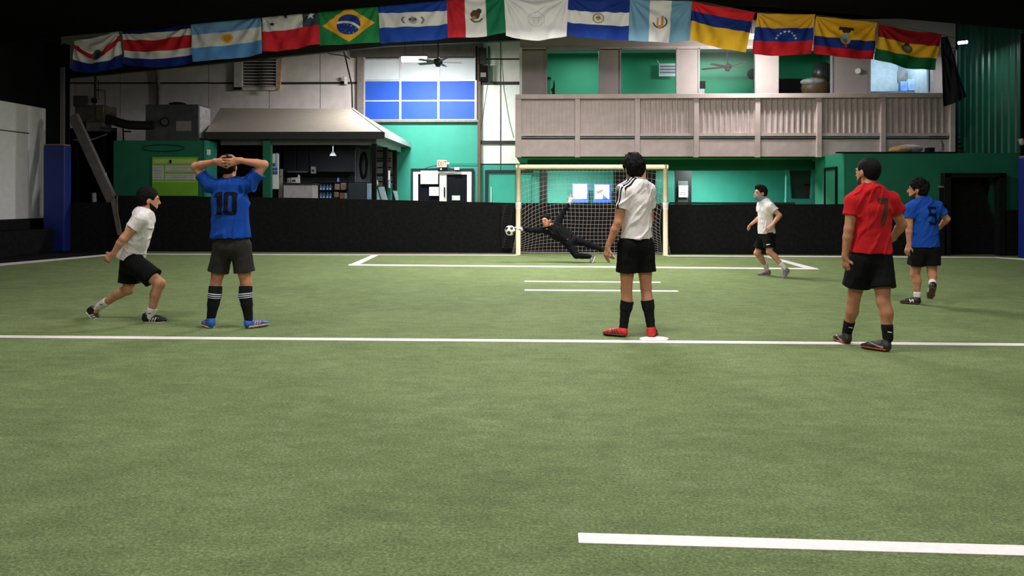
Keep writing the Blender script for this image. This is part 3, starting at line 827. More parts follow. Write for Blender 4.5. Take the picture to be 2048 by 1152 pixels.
bx('arm', (1507, 150, 1511, 176), 21.5, .06, M_DARKSTEEL, sp_)
so = thing('sofa', 'black sofa behind the fourth upper window', 'sofa', P(1580, 215, 22.2))
bx('back', (1548, 157, 1606, 220), 22.3, .25, M_BLACK, so, .03, z0=ZF)
bx('seat', (1548, 190, 1606, 225), 21.7, .6, M_BLACK, so, .03, z0=ZF)
ch = thing('armchair', 'brown armchair wrapped in clear plastic in the fourth upper window', 'armchair', P(1636, 215, 21.5))
MB().ell(P(1632, 176, 21.6), (.42, .3, .34), 18, 12).build('seat_shell', mat('brown leather', (86, 66, 46), .5, .25, 5), ch, True)
MB().ell(P(1646, 146, 21.7), (.3, .22, .32), 16, 12).build('headrest', mat('dark leather', (44, 44, 46), .35, .3, 7), ch, True)
MB().ell(P(1626, 164, 21.5), (.36, .22, .12), 16, 10).build('plastic_cover', mat('cloudy plastic', (150, 146, 142), .25, .3, 8), ch, True)
shf = thing('store_shelf', 'shelf with bright blue packs behind the right upper window', 'shelf', P(1820, 200, 21.6))
bx('board', (1738, 182.4, 1866, 187), 21.6, .4, mat('blue grey shelf', (96, 108, 124), .6), shf)
bx('back_panel', (1796, 142, 1834, 166), 22.0, .04, mat('grey camo print', (96, 100, 102), .7, .4, 6), shf)
for i, (r, c_, lb) in enumerate((((1801, 163, 1815, 182), (120, 160, 240), 'bright blue pack on the store shelf, left one'), ((1816, 159, 1830, 181), (150, 186, 250), 'pale blue pack in the middle of the store shelf'),
                                 ((1832, 155, 1843, 176), (190, 170, 60), 'yellow red pack on the store shelf'), ((1843, 174, 1850, 182), (220, 224, 228), 'small white carton on the store shelf'))):
    q = bx('store_pack', r, 21.62, .1, mat('store pack %d' % i, c_, .5, .3, 9), None, .01); props(q, lb, 'pack')
props(MB().tube([P(1716, 142, YW - .08), P(1716, 142, YW)], .075, 18).build('wall_bell', M_WHITE, None), 'round white alarm bell on the upper wall', 'bell')

# lamp hung in the rear bay behind the flags (lights the balcony)
lm2 = thing('tube_lamp', 'glowing tube lamp half hidden behind the yellow blue red flag', 'lamp', P(1500, 75, 19.1))
MB().tube([P(1496, 72, 19.1), P(1512, 74, 19.1)], .07, 12).build('tube', emis('lamp glow right', (255, 252, 246), 7), lm2, True)
MB().tube([P(1503, 70, 19.1), P(1503, -50, 19.1)], .008, 5).build('cord', M_BLACK, lm2)
area('tube_lamp_light', P(1506, 80, 19.1), (1.5, .3), 165, (1, .97, .94), (math.radians(30), 0, 0))
lm3 = thing('tube_lamp', 'glowing tube lamp near the ceiling by the green corrugated wall', 'lamp', P(1925, 87, 19.6))
MB().tube([P(1917, 86, 19.6), P(1934, 84, 19.6)], .04, 12).build('tube', emis('lamp glow blue', (220, 232, 255), 10), lm3, True)
MB().tube([P(1926, 84, 19.6), P(1926, -40, 19.6)], .008, 5).build('cord', M_BLACK, lm3)
area('tube_lamp_light', P(1928, 92, 19.6), (.4, .2), 34, (.9, .95, 1))

# ------------------------------------------------------------------ under the balcony
area('soffit_lamp_light', (P(1130, 340, 22)[0], 21.6, zb - .05), (1.4, .3), 190, (.95, 1, .98))
area('soffit_lamp_light', (P(1400, 340, 22)[0], 21.6, zb - .05), (.9, .3), 200, (.95, 1, .98))
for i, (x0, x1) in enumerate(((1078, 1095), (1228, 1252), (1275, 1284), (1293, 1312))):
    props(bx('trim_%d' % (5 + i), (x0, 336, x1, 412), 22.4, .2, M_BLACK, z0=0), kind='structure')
props(bx('timber_board', (1284, 330, 1292, 412), 22.0, .05, mat('raw orange timber', (196, 122, 70), .6, .15, 6, stretch=(4, 4, .6)), z0=0), 'narrow raw orange timber board standing behind the goal net', 'board')
d3 = props(bx('door_3', (1350, 338, 1383, 412), 22.0, .06, mat('black door', (16, 18, 19), .9, spec=.1), z0=0), kind='structure')
bx('door_panel', (1356, 362, 1376, 412), 21.98, .03, mat('dark green black panel', (26, 36, 34), .6), d3)
o = bx('paper_sheet', (1357.5, 371, 1376, 394.5), 21.95, .01, mat('grey notice paper', (156, 152, 158), .7, .1, 30))
props(o, 'grey notice sheet on the black door right of the goal', 'paper')
for y in (375, 379, 383, 387):
    bx('print_line', (1360, y, 1373, y + 1), 21.945, .004, mat('grey ink', (130, 128, 126)), o)
for i, (r, lb) in enumerate((((1144, 366.5, 1177, 405), 'white and blue poster stand left of its twin behind the net'), ((1187, 367.5, 1222, 405), 'poster stand with a grey mountain like shape and blue border behind the net'))):
    ps = thing('poster_stand', lb, 'poster', P((r[0] + r[2]) / 2, 405, 22.9) * np.array([1, 1, 0]))
    bx('board', r, 22.9, .03, mat('blue poster border', (58, 100, 216), .5, .2, 8), ps)
    bx('print', (r[0] + 2.5, r[1] + 2, r[2] - 3, r[3] - 7), 22.885, .02, M_PAPER, ps)
    bx('leg', (r[0] + 3, 405, r[0] + 6, 420), 22.91, .03, M_BLACK, ps, z0=0)
    bx('leg', (r[2] - 6, 405, r[2] - 3, 420), 22.91, .03, M_BLACK, ps, z0=0)
    if i == 1:
        MB().prism([P(1191, 383, 22.88), P(1207, 378, 22.88), P(1204, 384, 22.88), P(1196, 388, 22.88)][::-1], (0, .004, 0)).build('picture_shape', mat('warm grey print', (150, 136, 128)), ps)
        MB().prism([P(1205, 398, 22.88), P(1206, 388, 22.88), P(1216, 398, 22.88)][::-1], (0, .004, 0)).build('picture_shape', mat('blue print', (80, 130, 180)), ps)
    else:
        MB().prism([P(1163, 398, 22.88), P(1174, 398, 22.88), P(1174, 388, 22.88), P(1163, 386, 22.88)], (0, .004, 0)).build('picture_shape', mat('pale blue print', (160, 190, 214)), ps)
# green room block at the right of the soffit: window with slanted sides
gw = thing('green_hatch', 'jade green wall bay with a dark window hatch right of the balcony lamp', 'hatch', P(1605, 405, 20.9) * np.array([1, 1, 0]))
for nm, q in (('left_jamb', ((1573, 340), (1579, 340), (1583, 397), (1572, 412))), ('right_jamb', ((1625, 340), (1636, 340), (1635, 412), (1622, 398)))):
    MB().prism([P(*p, 20.75) for p in q][::-1], (0, .12, 0)).build(nm, M_GREEN, gw)
bx('sill', (1572, 397.5, 1635, 412), 20.74, .14, M_GREEN, gw)
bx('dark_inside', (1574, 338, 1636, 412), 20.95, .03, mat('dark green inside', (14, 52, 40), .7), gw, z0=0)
bk = thing('chair_back', 'dark red black chair back seen through the green hatch', 'chair', P(1617, 398, 20.9))
bx('back', (1608, 370, 1625, 400), 20.88, .05, mat('dark red black fabric', (44, 22, 24), .8, .4, 30), bk, .03)
bx('rim', (1609, 368, 1624, 371), 20.87, .05, M_BLACK, bk, .01)
bx('green_strip', (1636, 340, 1641, 412), 20.85, .1, M_GREEND, gw, z0=0)
# ------------------------------------------------------------------ right block with the dark doorway
YR = 18.4
rb = MB()
l0 = P(1690, 306, YR); l1 = P(1893, 306, YR); l2 = P(2012, 306, YR); l3 = P(2060, 306, YR)
ztop = l0[2]; zd = P(1950, 348, YR)[2]
rb.box((l0[0], YR, 0), (l1[0], YR + .2, ztop)); rb.box((l1[0], YR, zd), (l2[0], YR + .2, ztop)); rb.box((l2[0], YR, 0), (XR - .04, YR + .2, ztop))
rb.box((l0[0], YR + .2, ztop - .1), (XR - .04, 20.6, ztop))
rblk = props(rb.build('wall_right_block', M_GREEND), kind='structure')
sd = MB().box((l0[0] - .03, YR - .01, 0), (l0[0], 20.3, ztop)); sd.build('corner_face', M_GREENM, rblk)
xd = l0[0] - .03
d4 = props(MB().box((xd - .02, 18.82, 0), (xd, 19.5, 2.1)).build('door_4', M_GREEND), kind='structure')
MB().box((xd - .05, 18.77, 0), (xd, 18.82, 2.16)).build('door_frame', M_BLACK, d4)
MB().box((xd - .05, 19.5, 0), (xd, 19.55, 2.16)).build('door_frame', M_BLACK, d4)
MB().box((xd - .05, 18.82, 2.1), (xd, 19.5, 2.16)).build('door_frame', M_BLACK, d4)
bx('edge_trim', (1674, 303.6, 1912, 306.4), YR - .02, .1, M_BLACK, rblk)
d5 = props(MB().box((l1[0] + .1, YR + .5, 0), (l2[0] - .1, YR + .55, zd)).build('door_5', M_BLACK), kind='structure')
for r in ((1890, 346, 2013, 355), (1890, 346, 1902, 520), (1999, 346, 2013, 520)):
    bx('door_frame', r, YR - .2, .2, M_BLACKBOARD, d5, z0=(0 if r[3] > 500 else None))
MB().prism([P(1985, 355, 18.8), P(1999, 355, 18.8), P(1999, 480, 18.8), P(1991, 440, 18.8), P(1972, 408, 18.8)][::-1], (0, .03, 0)).build('green_glimpse', M_GREEND, d5)
MB().prism([P(1905, 352, 18.6), P(1962, 352, 18.6), P(1985, 440, 18.6), P(1996, 520, 18.6), P(1905, 520, 18.6)][::-1], (0, .04, 0)).build('curtain', M_BLACKBOARD, d5)
bl = thing('door_bollard', 'short black post with a grey cap left of the dark doorway', 'post', P(1887, 420, 18.3))
bx('shaft', (1883, 376, 1891.5, 410), 18.28, .1, M_BLACK, bl)
bx('cap', (1881, 371.5, 1893, 375.5), 18.25, .14, M_GREYSTEEL, bl, .01)
# bags and bits on the right block
bg = thing('cargo_bag', 'crumpled tan and grey bag lying on the green block roof', 'bag', P(1812, 305, 19.0))
MB().ell(P(1800, 300, 19.0), (.27, .2, .1), 18, 10).build('tan_part', mat('tan cloth', (150, 118, 76), .8, .4, 9, .5, 30), bg, True)
MB().ell(P(1818, 298, 19.1), (.34, .2, .12), 18, 10).build('grey_part', mat('grey plastic sheet', (140, 130, 128), .6, .2, 9, .5, 30), bg, True)
props(bx('black_case', (1857, 295, 1870, 306), 18.7, .2, M_BLACK, None, .01), 'small black case on the green block roof beside the bag', 'case')
props(MB().tube([P(1883, 306, 18.75), P(1883, 290, 18.75), P(1883, 280, 18.75)], [.06, .055, .01], 10).build('marker_cone', mat('grey brown cone', (104, 96, 92)), None, True), 'narrow grey cone standing on the green block roof', 'cone')
# stairs at the right end of the balcony
stt = thing('stair_flight', 'dark steps at the right end of the balcony', 'stairs', P(1920, 305, 19.8))
for k in range(5):
    bx('step', (1913, 268 + k * 9, 1918 + k * 3.2, 271 + k * 9), 19.8, .25, M_BLACK, stt)
bx('stringer', (1911.5, 100, 1914, 306), 19.9, .1, M_BLACK, stt)
props(bx('downpipe', (2017, 92, 2022, 160), 19.5, .06, M_BLACK), 'short black downpipe on the green corrugated wall', 'pipe')
sc2 = thing('wall_camera', 'pale dome camera at the right picture edge above the blue pad', 'camera', P(2044, 290, 17.6))
MB().ell(P(2044, 284, 17.33), (.06, .06, .08), 12, 10).build('dome', mat('pale dome', (150, 140, 134), .5), sc2, True)
MB().box(*pbox(2042, 277, 2048, 281, 17.33, .12)).build('bracket', M_GREYSTEEL, sc2)

# ================================================================== GOAL
YG = 17.7
goal = thing('goal', 'cream tube goal with a drooping grey net at the far boards', 'goal', P(1184, 510, YG) * np.array([1, 1, 0]))
gl, gr_ = P(1036.5, 420, YG)[0], P(1331, 420, YG)[0]
gt = P(1184, 334, YG)[2]
MB().tube([(gl, YG, 0), (gl, YG, gt + .05)], .057, 14).build('left_post', M_WOODPOST, goal, True)
MB().tube([(gr_, YG, 0), (gr_, YG, gt + .05)], .057, 14).build('right_post', M_WOODPOST, goal, True)
MB().tube([(gl - .057, YG, gt), (gr_ + .057, YG, gt)], .057, 14).build('crossbar', M_WOODPOST, goal, True)
for xx in (gl, gr_):
    MB().tube([(xx, YG, 1.10), (xx, YG, 1.13), (xx, YG, 1.25), (xx, YG, 1.28)], [.058, .068, .068, .058], 12).build('tape_wrap', mat('white tape', (226, 216, 210), .6), goal, True)
MB().tube([(gl, YG + .42, .02), (gr_, YG + .42, .02)], .022, 8).build('ground_bar', M_GREYSTEEL, goal)
for xx in (gl, gr_): MB().tube([(xx, YG, .02), (xx, YG + .42, .02)], .022, 8).build('ground_bar', M_GREYSTEEL, goal)


def netpt(u, v):
    """u 0..1 across the back, v 0..1 from crossbar to ground; gathered at the top corners"""
    x = gl + (gr_ - gl) * u
    sag = .5 * (1 - v) ** 2.2
    e = abs(2 * u - 1)
    y = YG + .06 + (.10 + .28 * v ** .8) * (1 - .75 * max(0, e - .72) / .28 * (1 - v))
    z = gt * (1 - v)
    # sideways gathering near the top corners and slack
    g = max(0, (e - .45) / .55) ** 1.5 * (v * (1 - v)) * 1.15
    x += (1 if u < .5 else -1) * g * .30
    z -= max(0, (e - .35) / .65) ** 2 * (1 - v) ** 1.2 * v * 1.9
    z += .04 * math.sin(5 * u + 2) * v * (1 - v) * 2 - .10 * math.sin(PI * u) * v * (1 - v)
    x += .035 * math.sin(9 * v + 7 * u) * (1 - v) * v * 2
    y += .05 * math.sin(7 * u + 3 * v) * v * (1 - v)
    return np.array([x, y, max(z, .015)])


nm_ = MB()
NUU, NVV = 36, 22
for i in range(NUU + 1):
    nm_.tube([netpt(i / NUU, j / NVV) for j in range(NVV + 1)], .0042, 4, cap=False)
for j in range(NVV + 1):
    nm_.tube([netpt(i / NUU, j / NVV) for i in range(NUU + 1)], .0042, 4, cap=False)
# side nets
for s_ in (0, 1):
    def sp2(a, v):
        b_ = netpt(s_, v); x = gl if s_ == 0 else gr_
        f = np.array([x, YG, gt * (1 - v)])
        p = f + (np.array([x, YG + .08 + .36 * v, b_[2]]) - f) * a
        p[0] += (-1 if s_ == 0 else 1) * (.03 + .13 * math.sin(PI * a) * max(0, v - .6) * 2.5)
        return p
    for k in range(5):
        nm_.tube([sp2(k / 4, j / NVV) for j in range(NVV + 1)], .0042, 4, cap=False)
    for j in range(NVV + 1):
        nm_.tube([sp2(k / 4, j / NVV) for k in range(5)], .0042, 4, cap=False)
net = nm_.build('net', M_NET, goal); net['kind'] = 'stuff'
# bundle of dark netting hanging left of the goal
hb = MB()
for k in range(9):
    x = 1004 + k * 2.6
    hb.tube([P(x + 1.5 * math.sin(j + k), 408 + j * 9.8, 18.1) for j in range(10)], .006, 4, cap=False)
for j in range(18):
    hb.tube([P(1003 + k * 3 + math.sin(j * 2 + k), 410 + j * 5 + 1.5 * math.sin(k + j), 18.1) for k in range(9)], .005, 4, cap=False)
hb = hb.build('hanging_net', mat('dark grey netting', (40, 38, 38), .9)); props(hb, 'dark grey spare netting hanging on the boards left of the goal', 'net', kind='stuff')

# ================================================================== FLAGS
def flagmat(nm):
    m = bpy.data.materials.new(nm); m.use_nodes = True; nt = m.node_tree
    b = nt.nodes['Principled BSDF']; b.inputs['Roughness'].default_value = .75; b.inputs['Specular IOR Level'].default_value = .2
    a = nt.nodes.new('ShaderNodeAttribute'); a.attribute_name = 'dye'
    wv = nt.nodes.new('ShaderNodeTexNoise'); wv.inputs['Scale'].default_value = 9
    mx = nt.nodes.new('ShaderNodeMixRGB'); mx.blend_type = 'MULTIPLY'; mx.inputs[0].default_value = .1
    nt.links.new(a.outputs['Color'], mx.inputs[1]); nt.links.new(wv.outputs['Fac'], mx.inputs[2])
    nt.links.new(mx.outputs[0], b.inputs['Base Color'])
    t = nt.nodes.new('ShaderNodeBsdfTranslucent'); nt.links.new(mx.outputs[0], t.inputs[0])
    x = nt.nodes.new('ShaderNodeMixShader'); x.inputs[0].default_value = .15
    nt.links.new(b.outputs[0], x.inputs[1]); nt.links.new(t.outputs[0], x.inputs[2])
    nt.links.new(x.outputs[0], nt.nodes['Material Output'].inputs[0])
    return m


M_FLAG = flagmat('flag cloth')
NU, NV = 150, 104
FU, FV = np.meshgrid(np.linspace(0, 1, NU + 1), np.linspace(0, 1, NV + 1))
WHT, RED, BLU, YEL, GRN, NVY, SKY, BLK = (226, 220, 216), (196, 34, 44), (28, 62, 160), (244, 186, 44), (30, 120, 70), (24, 34, 96), (120, 164, 214), (26, 28, 36)


def base(c): return np.ones(FU.shape + (3,)) * np.array(s2l(c))


def put(C, mask, c): C[mask] = np.array(s2l(c))


def hbands(cols, cuts, sag=0):
    C = base(cols[0]); V = FV - sag * (FU - .5) ** 2 * 0
    for c, k in zip(cols[1:], cuts): put(C, V > k, c)
    return C


def vbands(cols, cuts):
    C = base(cols[0])
    for c, k in zip(cols[1:], cuts): put(C, FU > k, c)
    return C


def disc(x, y, r, asp=1.35): return ((FU - x) * asp) ** 2 + (FV - y) ** 2 < r * r


def ring(x, y, r0, r1, a0=-9, a1=9, asp=1.35):
    d = np.sqrt(((FU - x) * asp) ** 2 + (FV - y) ** 2); t = np.arctan2(-(FV - y), (FU - x) * asp)
    return (d > r0) & (d < r1) & (t > a0) & (t < a1)


def star(x, y, r, asp=1.35):
    dx, dy = (FU - x) * asp, -(FV - y)
    t = np.arctan2(dx, dy) % (2 * PI / 5); t = np.minimum(t, 2 * PI / 5 - t)
    d = np.hypot(dx, dy)
    # star edge from the tip (r, 0) to the notch (.4r, 36 deg)
    a = PI / 5; px_, py_ = .4 * r * math.cos(a), .4 * r * math.sin(a)
    X, Y_ = d * np.cos(t), d * np.sin(t)
    return (r - X) * py_ - (r - px_) * Y_ > 0


F_ = []
C = base(WHT); bd = .10 + .36 * np.sin(PI * FU) ** 1.2 + .03; put(C, (FV > bd - .02) & (FV < bd + .12), RED); put(C, FV > .62 + .18 * np.sin(PI * FU) * .6, (26, 40, 120))
put(C, disc(.52, .50, .15), (96, 92, 96)); put(C, disc(.52, .5, .09), (60, 64, 66)); F_.append(C)
C = hbands([NVY, WHT, RED, WHT, (26, 40, 120)], [.17, .32, .61, .79]); F_.append(C)
C = hbands([SKY, WHT, (96, 150, 214)], [.34, .67]); put(C, disc(.5, .5, .11), (226, 170, 70)); put(C, disc(.5, .5, .07), (206, 136, 40)); F_.append(C)
C = base(WHT); put(C, (FU > .72) & (FV < .52), (60, 70, 84)); put(C, FV > .5 + .0 * FU, (208, 40, 52)); put(C, star(.18, .34, .075), (28, 40, 60)); put(C, star(.41, .16, .075), (28, 40, 60)); put(C, star(.86, .24, .1), WHT); F_.append(C)
C = base((38, 128, 70)); put(C, np.abs(FU - .5) / .43 + np.abs(FV - .5) / .44 < 1, (240, 178, 52)); put(C, disc(.5, .5, .26, 1.3), (34, 60, 140)); put(C, (np.abs(np.sqrt(((FU - .38) * 1.3) ** 2 + (FV - .92) ** 2) - .5) < .028) & disc(.5, .5, .26, 1.3), WHT)
for k in range(12): put(C, disc(.38 + .022 * k, .6 + .11 * math.sin(k * 2.3), .009), WHT)
F_.append(C)
C = hbands([(32, 66, 150), WHT, (34, 72, 164)], [.33, .66])
for s_ in (-1, 1):
    for k in range(7):
        t = .5 + k * .33; put(C, disc(.5 + s_ * (.10 + .05 * math.sin(t)), .57 - .02 * k, .020), (110, 112, 110))
put(C, disc(.5, .51, .085), (176, 172, 166)); put(C, disc(.5, .50, .05), (120, 116, 112)); put(C, disc(.46, .49, .025) | disc(.54, .49, .025), (60, 60, 60)); F_.append(C)
C = vbands([(192, 40, 52), WHT, (24, 112, 76)], [.31, .67])
put(C, ring(.5, .48, .12, .165, -2.7, -.4), (84, 96, 66)); put(C, disc(.48, .44, .11), (92, 62, 40)); put(C, disc(.55, .36, .06), (70, 54, 44)); put(C, disc(.46, .52, .05), (164, 126, 70)); put(C, disc(.5, .62, .03), (110, 130, 110)); F_.append(C)
C = base((228, 224, 222)); q = (176, 172, 172)
oc = np.maximum(np.maximum(np.abs((FU - .5) * 1.35), np.abs(FV - .5)), (np.abs((FU - .5) * 1.35) + np.abs(FV - .5)) * .72)
put(C, np.abs(oc - .17) < .006, q); put(C, (np.abs(FV - .45) < .006) & (np.abs(FU - .5) < .10), q); put(C, (np.abs(FU - .46) < .005) & (FV > .45) & (FV < .6), q); put(C, (np.abs(FU - .54) < .005) & (FV > .45) & (FV < .6), q)
put(C, np.abs((FU - .42) + (FV - .36) * .7) + np.abs(FV - .3) * .1 < .016, q) if False else None
put(C, (np.abs((FV - .33) + (FU - .5) * .9) < .008) & (FU > .46) & (FU < .66), q); F_.append(C)
C = hbands([(28, 54, 130), WHT, (26, 56, 140)], [.34, .66]); put(C, ring(.5, .5, .10, .118), (90, 110, 80)); put(C, ring(.5, .5, .118, .135), (196, 180, 130)); put(C, disc(.5, .5, .085), (206, 200, 186)); put(C, disc(.5, .5, .05), (120, 120, 70)); put(C, disc(.5, .53, .03), (196, 140, 60)); F_.append(C)
C = vbands([(116, 158, 184), WHT, (116, 158, 184)], [.32, .67]); put(C, ring(.5, .5, .13, .165, -PI * .95, PI * .25) & (np.abs(FU - .5) > .03), (70, 84, 62)); put(C, (np.abs(FU - .535) < .02) & (FV > .36) & (FV < .6), (206, 130, 60)); put(C, (np.abs(FU - .46) < .016) & (FV > .42) & (FV < .62), (206, 150, 80)); put(C, disc(.5, .63, .045), (196, 140, 80)); F_.append(C)
C = hbands([(222, 44, 48), (26, 50, 124), (246, 184, 46)], [.24, .5]); F_.append(C)
C = hbands([(240, 178, 54), (28, 56, 136), (206, 36, 46)], [.33, .66])
for k in range(8):
    t = PI * (.06 + .88 * k / 7); put(C, star(.54 - .17 * math.cos(t), .62 - .20 * math.sin(t), .034), WHT)
F_.append(C)
C = hbands([(240, 178, 44), (26, 44, 116), (190, 28, 40)], [.5, .76]); put(C, disc(.5, .28, .09) | ((np.abs(FU - .5) < .12) & (np.abs(FV - .24) < .04)), (52, 44, 36)); put(C, disc(.5, .5, .15, 1.6), (214, 158, 60)); put(C, disc(.5, .48, .10, 1.6), (136, 170, 186)); put(C, disc(.5, .54, .06, 1.6), (90, 130, 120)); put(C, disc(.5, .7, .04), (170, 60, 50)); F_.append(C)
C = hbands([(158, 26, 34), (232, 174, 42), (24, 96, 56)], [.35, .68]); put(C, disc(.5, .5, .12), (96, 84, 50)); put(C, disc(.5, .5, .08), (126, 130, 110)); put(C, disc(.5, .37, .05), (60, 50, 40)); F_.append(C)
FQ = [((147, 82), (237, 63), (244, 134), (144, 141), .14), ((246, 56), (382, 42), (386, 124), (249, 129), .12), ((383, 43), (521, 26), (527, 108), (386, 124), .02), ((523, 24), (636, 10), (640, 88), (528, 104), .03),
      ((634, 14), (757, 4), (759, 84), (638, 90), .02), ((754, -4), (893, -6), (896, 75), (760, 86), .03), ((893, -8), (1009, -8), (1012, 66), (896, 76), .03), ((1008, -8), (1137, -6), (1133, 73), (1012, 72), .1),
      ((1137, -6), (1260, -4), (1257, 80), (1132, 68), .06), ((1260, -3), (1385, 2), (1379, 81), (1257, 81), .05), ((1385, 3), (1509, 25), (1490, 106), (1380, 80), .02), ((1514, 27), (1629, 29), (1623, 107), (1504, 108), .05),
      ((1631, 33), (1755, 45), (1748, 118), (1629, 106), .05), ((1758, 48), (1883, 68), (1870, 140), (1748, 119), .07)]
FL = ['faded white flag with a sagging red band and blue hem, leftmost in the row', 'flag with navy, white, red, white and blue stripes', 'sky blue and white striped flag with a golden sun disc',
      'white and red flag with two dark stars and a white star on navy', 'green flag with a yellow diamond and blue disc', 'blue white blue flag with a grey crest, left of the red white green one', 'red, white and green upright striped flag with a brown eagle emblem',
      'plain white flag with a faint outlined badge', 'dark blue and white striped flag with a small round emblem, right of the white one', 'pale blue and white upright striped flag with a wreath', 'red over blue over yellow flag with tilted hem',
      'yellow, blue and red flag with an arc of white stars', 'yellow, blue and red flag with a condor crest', 'red, yellow and green flag with a small crest']
YFLG = 17.0
noise_tab = RNG.random((32, 32))


def vn2(x, y):
    xi = np.floor(x).astype(int); yi = np.floor(y).astype(int); fx = x - xi; fy = y - yi
    fx = fx * fx * (3 - 2 * fx); fy = fy * fy * (3 - 2 * fy)
    T = lambda a, b_: noise_tab[a % 32, b_ % 32]
    return (T(xi, yi) * (1 - fx) + T(xi + 1, yi) * fx) * (1 - fy) + (T(xi, yi + 1) * (1 - fx) + T(xi + 1, yi + 1) * fx) * fy - .5


quads = []
for j in range(NV):
    for i in range(NU):
        a = j * (NU + 1) + i
        quads.append((a, a + NU + 1, a + NU + 2, a + 1))


def make_flag(k, corners, sag, C, label):
    q = [P(*c, YFLG) for c in corners]
    U, V = FU[..., None], FV[..., None]
    B = (q[0] * (1 - U) + q[1] * U) * (1 - V) + (q[3] * (1 - U) + q[2] * U) * V
    H_ = np.linalg.norm(q[0] - q[3])
    s_ = sag * H_ * np.sin(PI * FU) * (.35 + .65 * FV) * 1.0
    B[..., 2] -= s_
    # folds falling from the two pinned corners, and slow billow
    d0 = np.hypot(FU * 1.4, FV); d1 = np.hypot((1 - FU) * 1.4, FV)
    t0 = np.arctan2(FV, FU * 1.4 + 1e-6); t1 = np.arctan2(FV, (1 - FU) * 1.4 + 1e-6)
    amp = .03 + .03 * sag * 6
    B[..., 1] += amp * np.sin(t0 * 14 + k) * np.clip(d0, 0, .6) * np.exp(-d0 * 1.1) * 2.2
    B[..., 1] += amp * np.sin(t1 * 13 + 2 * k) * np.clip(d1, 0, .6) * np.exp(-d1 * 1.1) * 2.2
    B[..., 1] += .05 * np.sin(2.2 * FU * PI + k * 1.7) * FV + .06 * vn2(FU * 5 + k * 3, FV * 3) + .022 * vn2(FU * 13 + k + FV * 3, FV * 6)
    me = bpy.data.meshes.new('national_flag')
    me.from_pydata(B.reshape(-1, 3).tolist(), [], quads)
    at_ = me.color_attributes.new('dye', 'FLOAT_COLOR', 'POINT')
    at_.data.foreach_set('color', np.concatenate([np.minimum(C * 1.04, .9), np.ones(C.shape[:2] + (1,))], 2).astype(np.float32).ravel())
    o = link('national_flag', me, M_FLAG, None, True)
    return props(o, label, 'flag', 'flags hung in a row under the roof')


for k in range(14): make_flag(k, FQ[k][:4], FQ[k][4], F_[k], FL[k])
# limp black flag at the right end
C = base((18, 18, 22)); put(C, (FU > .75) & (FV < .9), (22, 26, 44))
bf = make_flag(15, ((1882, 74), (1896, 72), (1934, 192), (1886, 214)), .02, C, 'limp black flag hanging down at the right end of the row')
# rope
rp = MB().tube([P(x, y - 1, YFLG + .02) for x, y in ((120, 90), (147, 82), (240, 60), (383, 42), (522, 24), (635, 12), (756, -3), (893, -8), (1137, -8), (1260, -4), (1385, 2), (1511, 26), (1630, 31), (1756, 46), (1884, 70), (1910, 78))], .008, 6)
props(rp.build('flag_rope', mat('grey rope', (90, 86, 82), .9)), 'thin rope carrying the row of flags under the roof', 'rope')

# ================================================================== BALL
bc = P(1020, 461, 15.5); rad = .108
ball = thing('football', 'white football with black pentagons at the keeper\'s fingertips', 'ball', bc - np.array([0, 0, rad]))
phi = (1 + 5 ** .5) / 2
ico = np.array([v for s1 in (-1, 1) for s2 in (-1, 1) for v in ((0, s1, s2 * phi), (s1, s2 * phi, 0), (s2 * phi, 0, s1))]); ico /= np.linalg.norm(ico[0])
a_ = math.radians(24); Rm = np.array([[math.cos(a_), -math.sin(a_), 0], [math.sin(a_), math.cos(a_), 0], [0, 0, 1]]) @ np.array([[1, 0, 0], [0, math.cos(.5), -math.sin(.5)], [0, math.sin(.5), math.cos(.5)]])
ico = ico @ Rm.T
b_ = MB().ell((0, 0, 0), (1, 1, 1), 72, 48)
V_ = np.array(b_.v); dots = V_ @ ico.T; big = dots.max(1)
cent = np.array([V_[list(f)].mean(0) for f in b_.f]); cent /= np.linalg.norm(cent, axis=1)[:, None]
b_.m = [1 if v > math.cos(math.radians(20.5)) else 0 for v in (cent @ ico.T).max(1)]
b_.v = [tuple(bc + rad * v) for v in V_]
b_.build('cover', [mat('white ball panel', (238, 236, 234), .4, .04), mat('black ball panel', (20, 20, 22), .4)], ball, True)

# ================================================================== PEOPLE
def nrm(v):
    v = np.array(v, float); return v / (np.linalg.norm(v) + 1e-12)


NT = RNG.random((24, 24, 24)).astype(np.float32)


def vn3(Q):
    i = np.floor(Q).astype(int); f = Q - i; f = f * f * (3 - 2 * f)
    r = 0
    for a in (0, 1):
        for b in (0, 1):
            for c in (0, 1):
                wgt = (f[:, 0] if a else 1 - f[:, 0]) * (f[:, 1] if b else 1 - f[:, 1]) * (f[:, 2] if c else 1 - f[:, 2])
                r = r + wgt * NT[(i[:, 0] + a) % 24, (i[:, 1] + b) % 24, (i[:, 2] + c) % 24]
    return r - .5


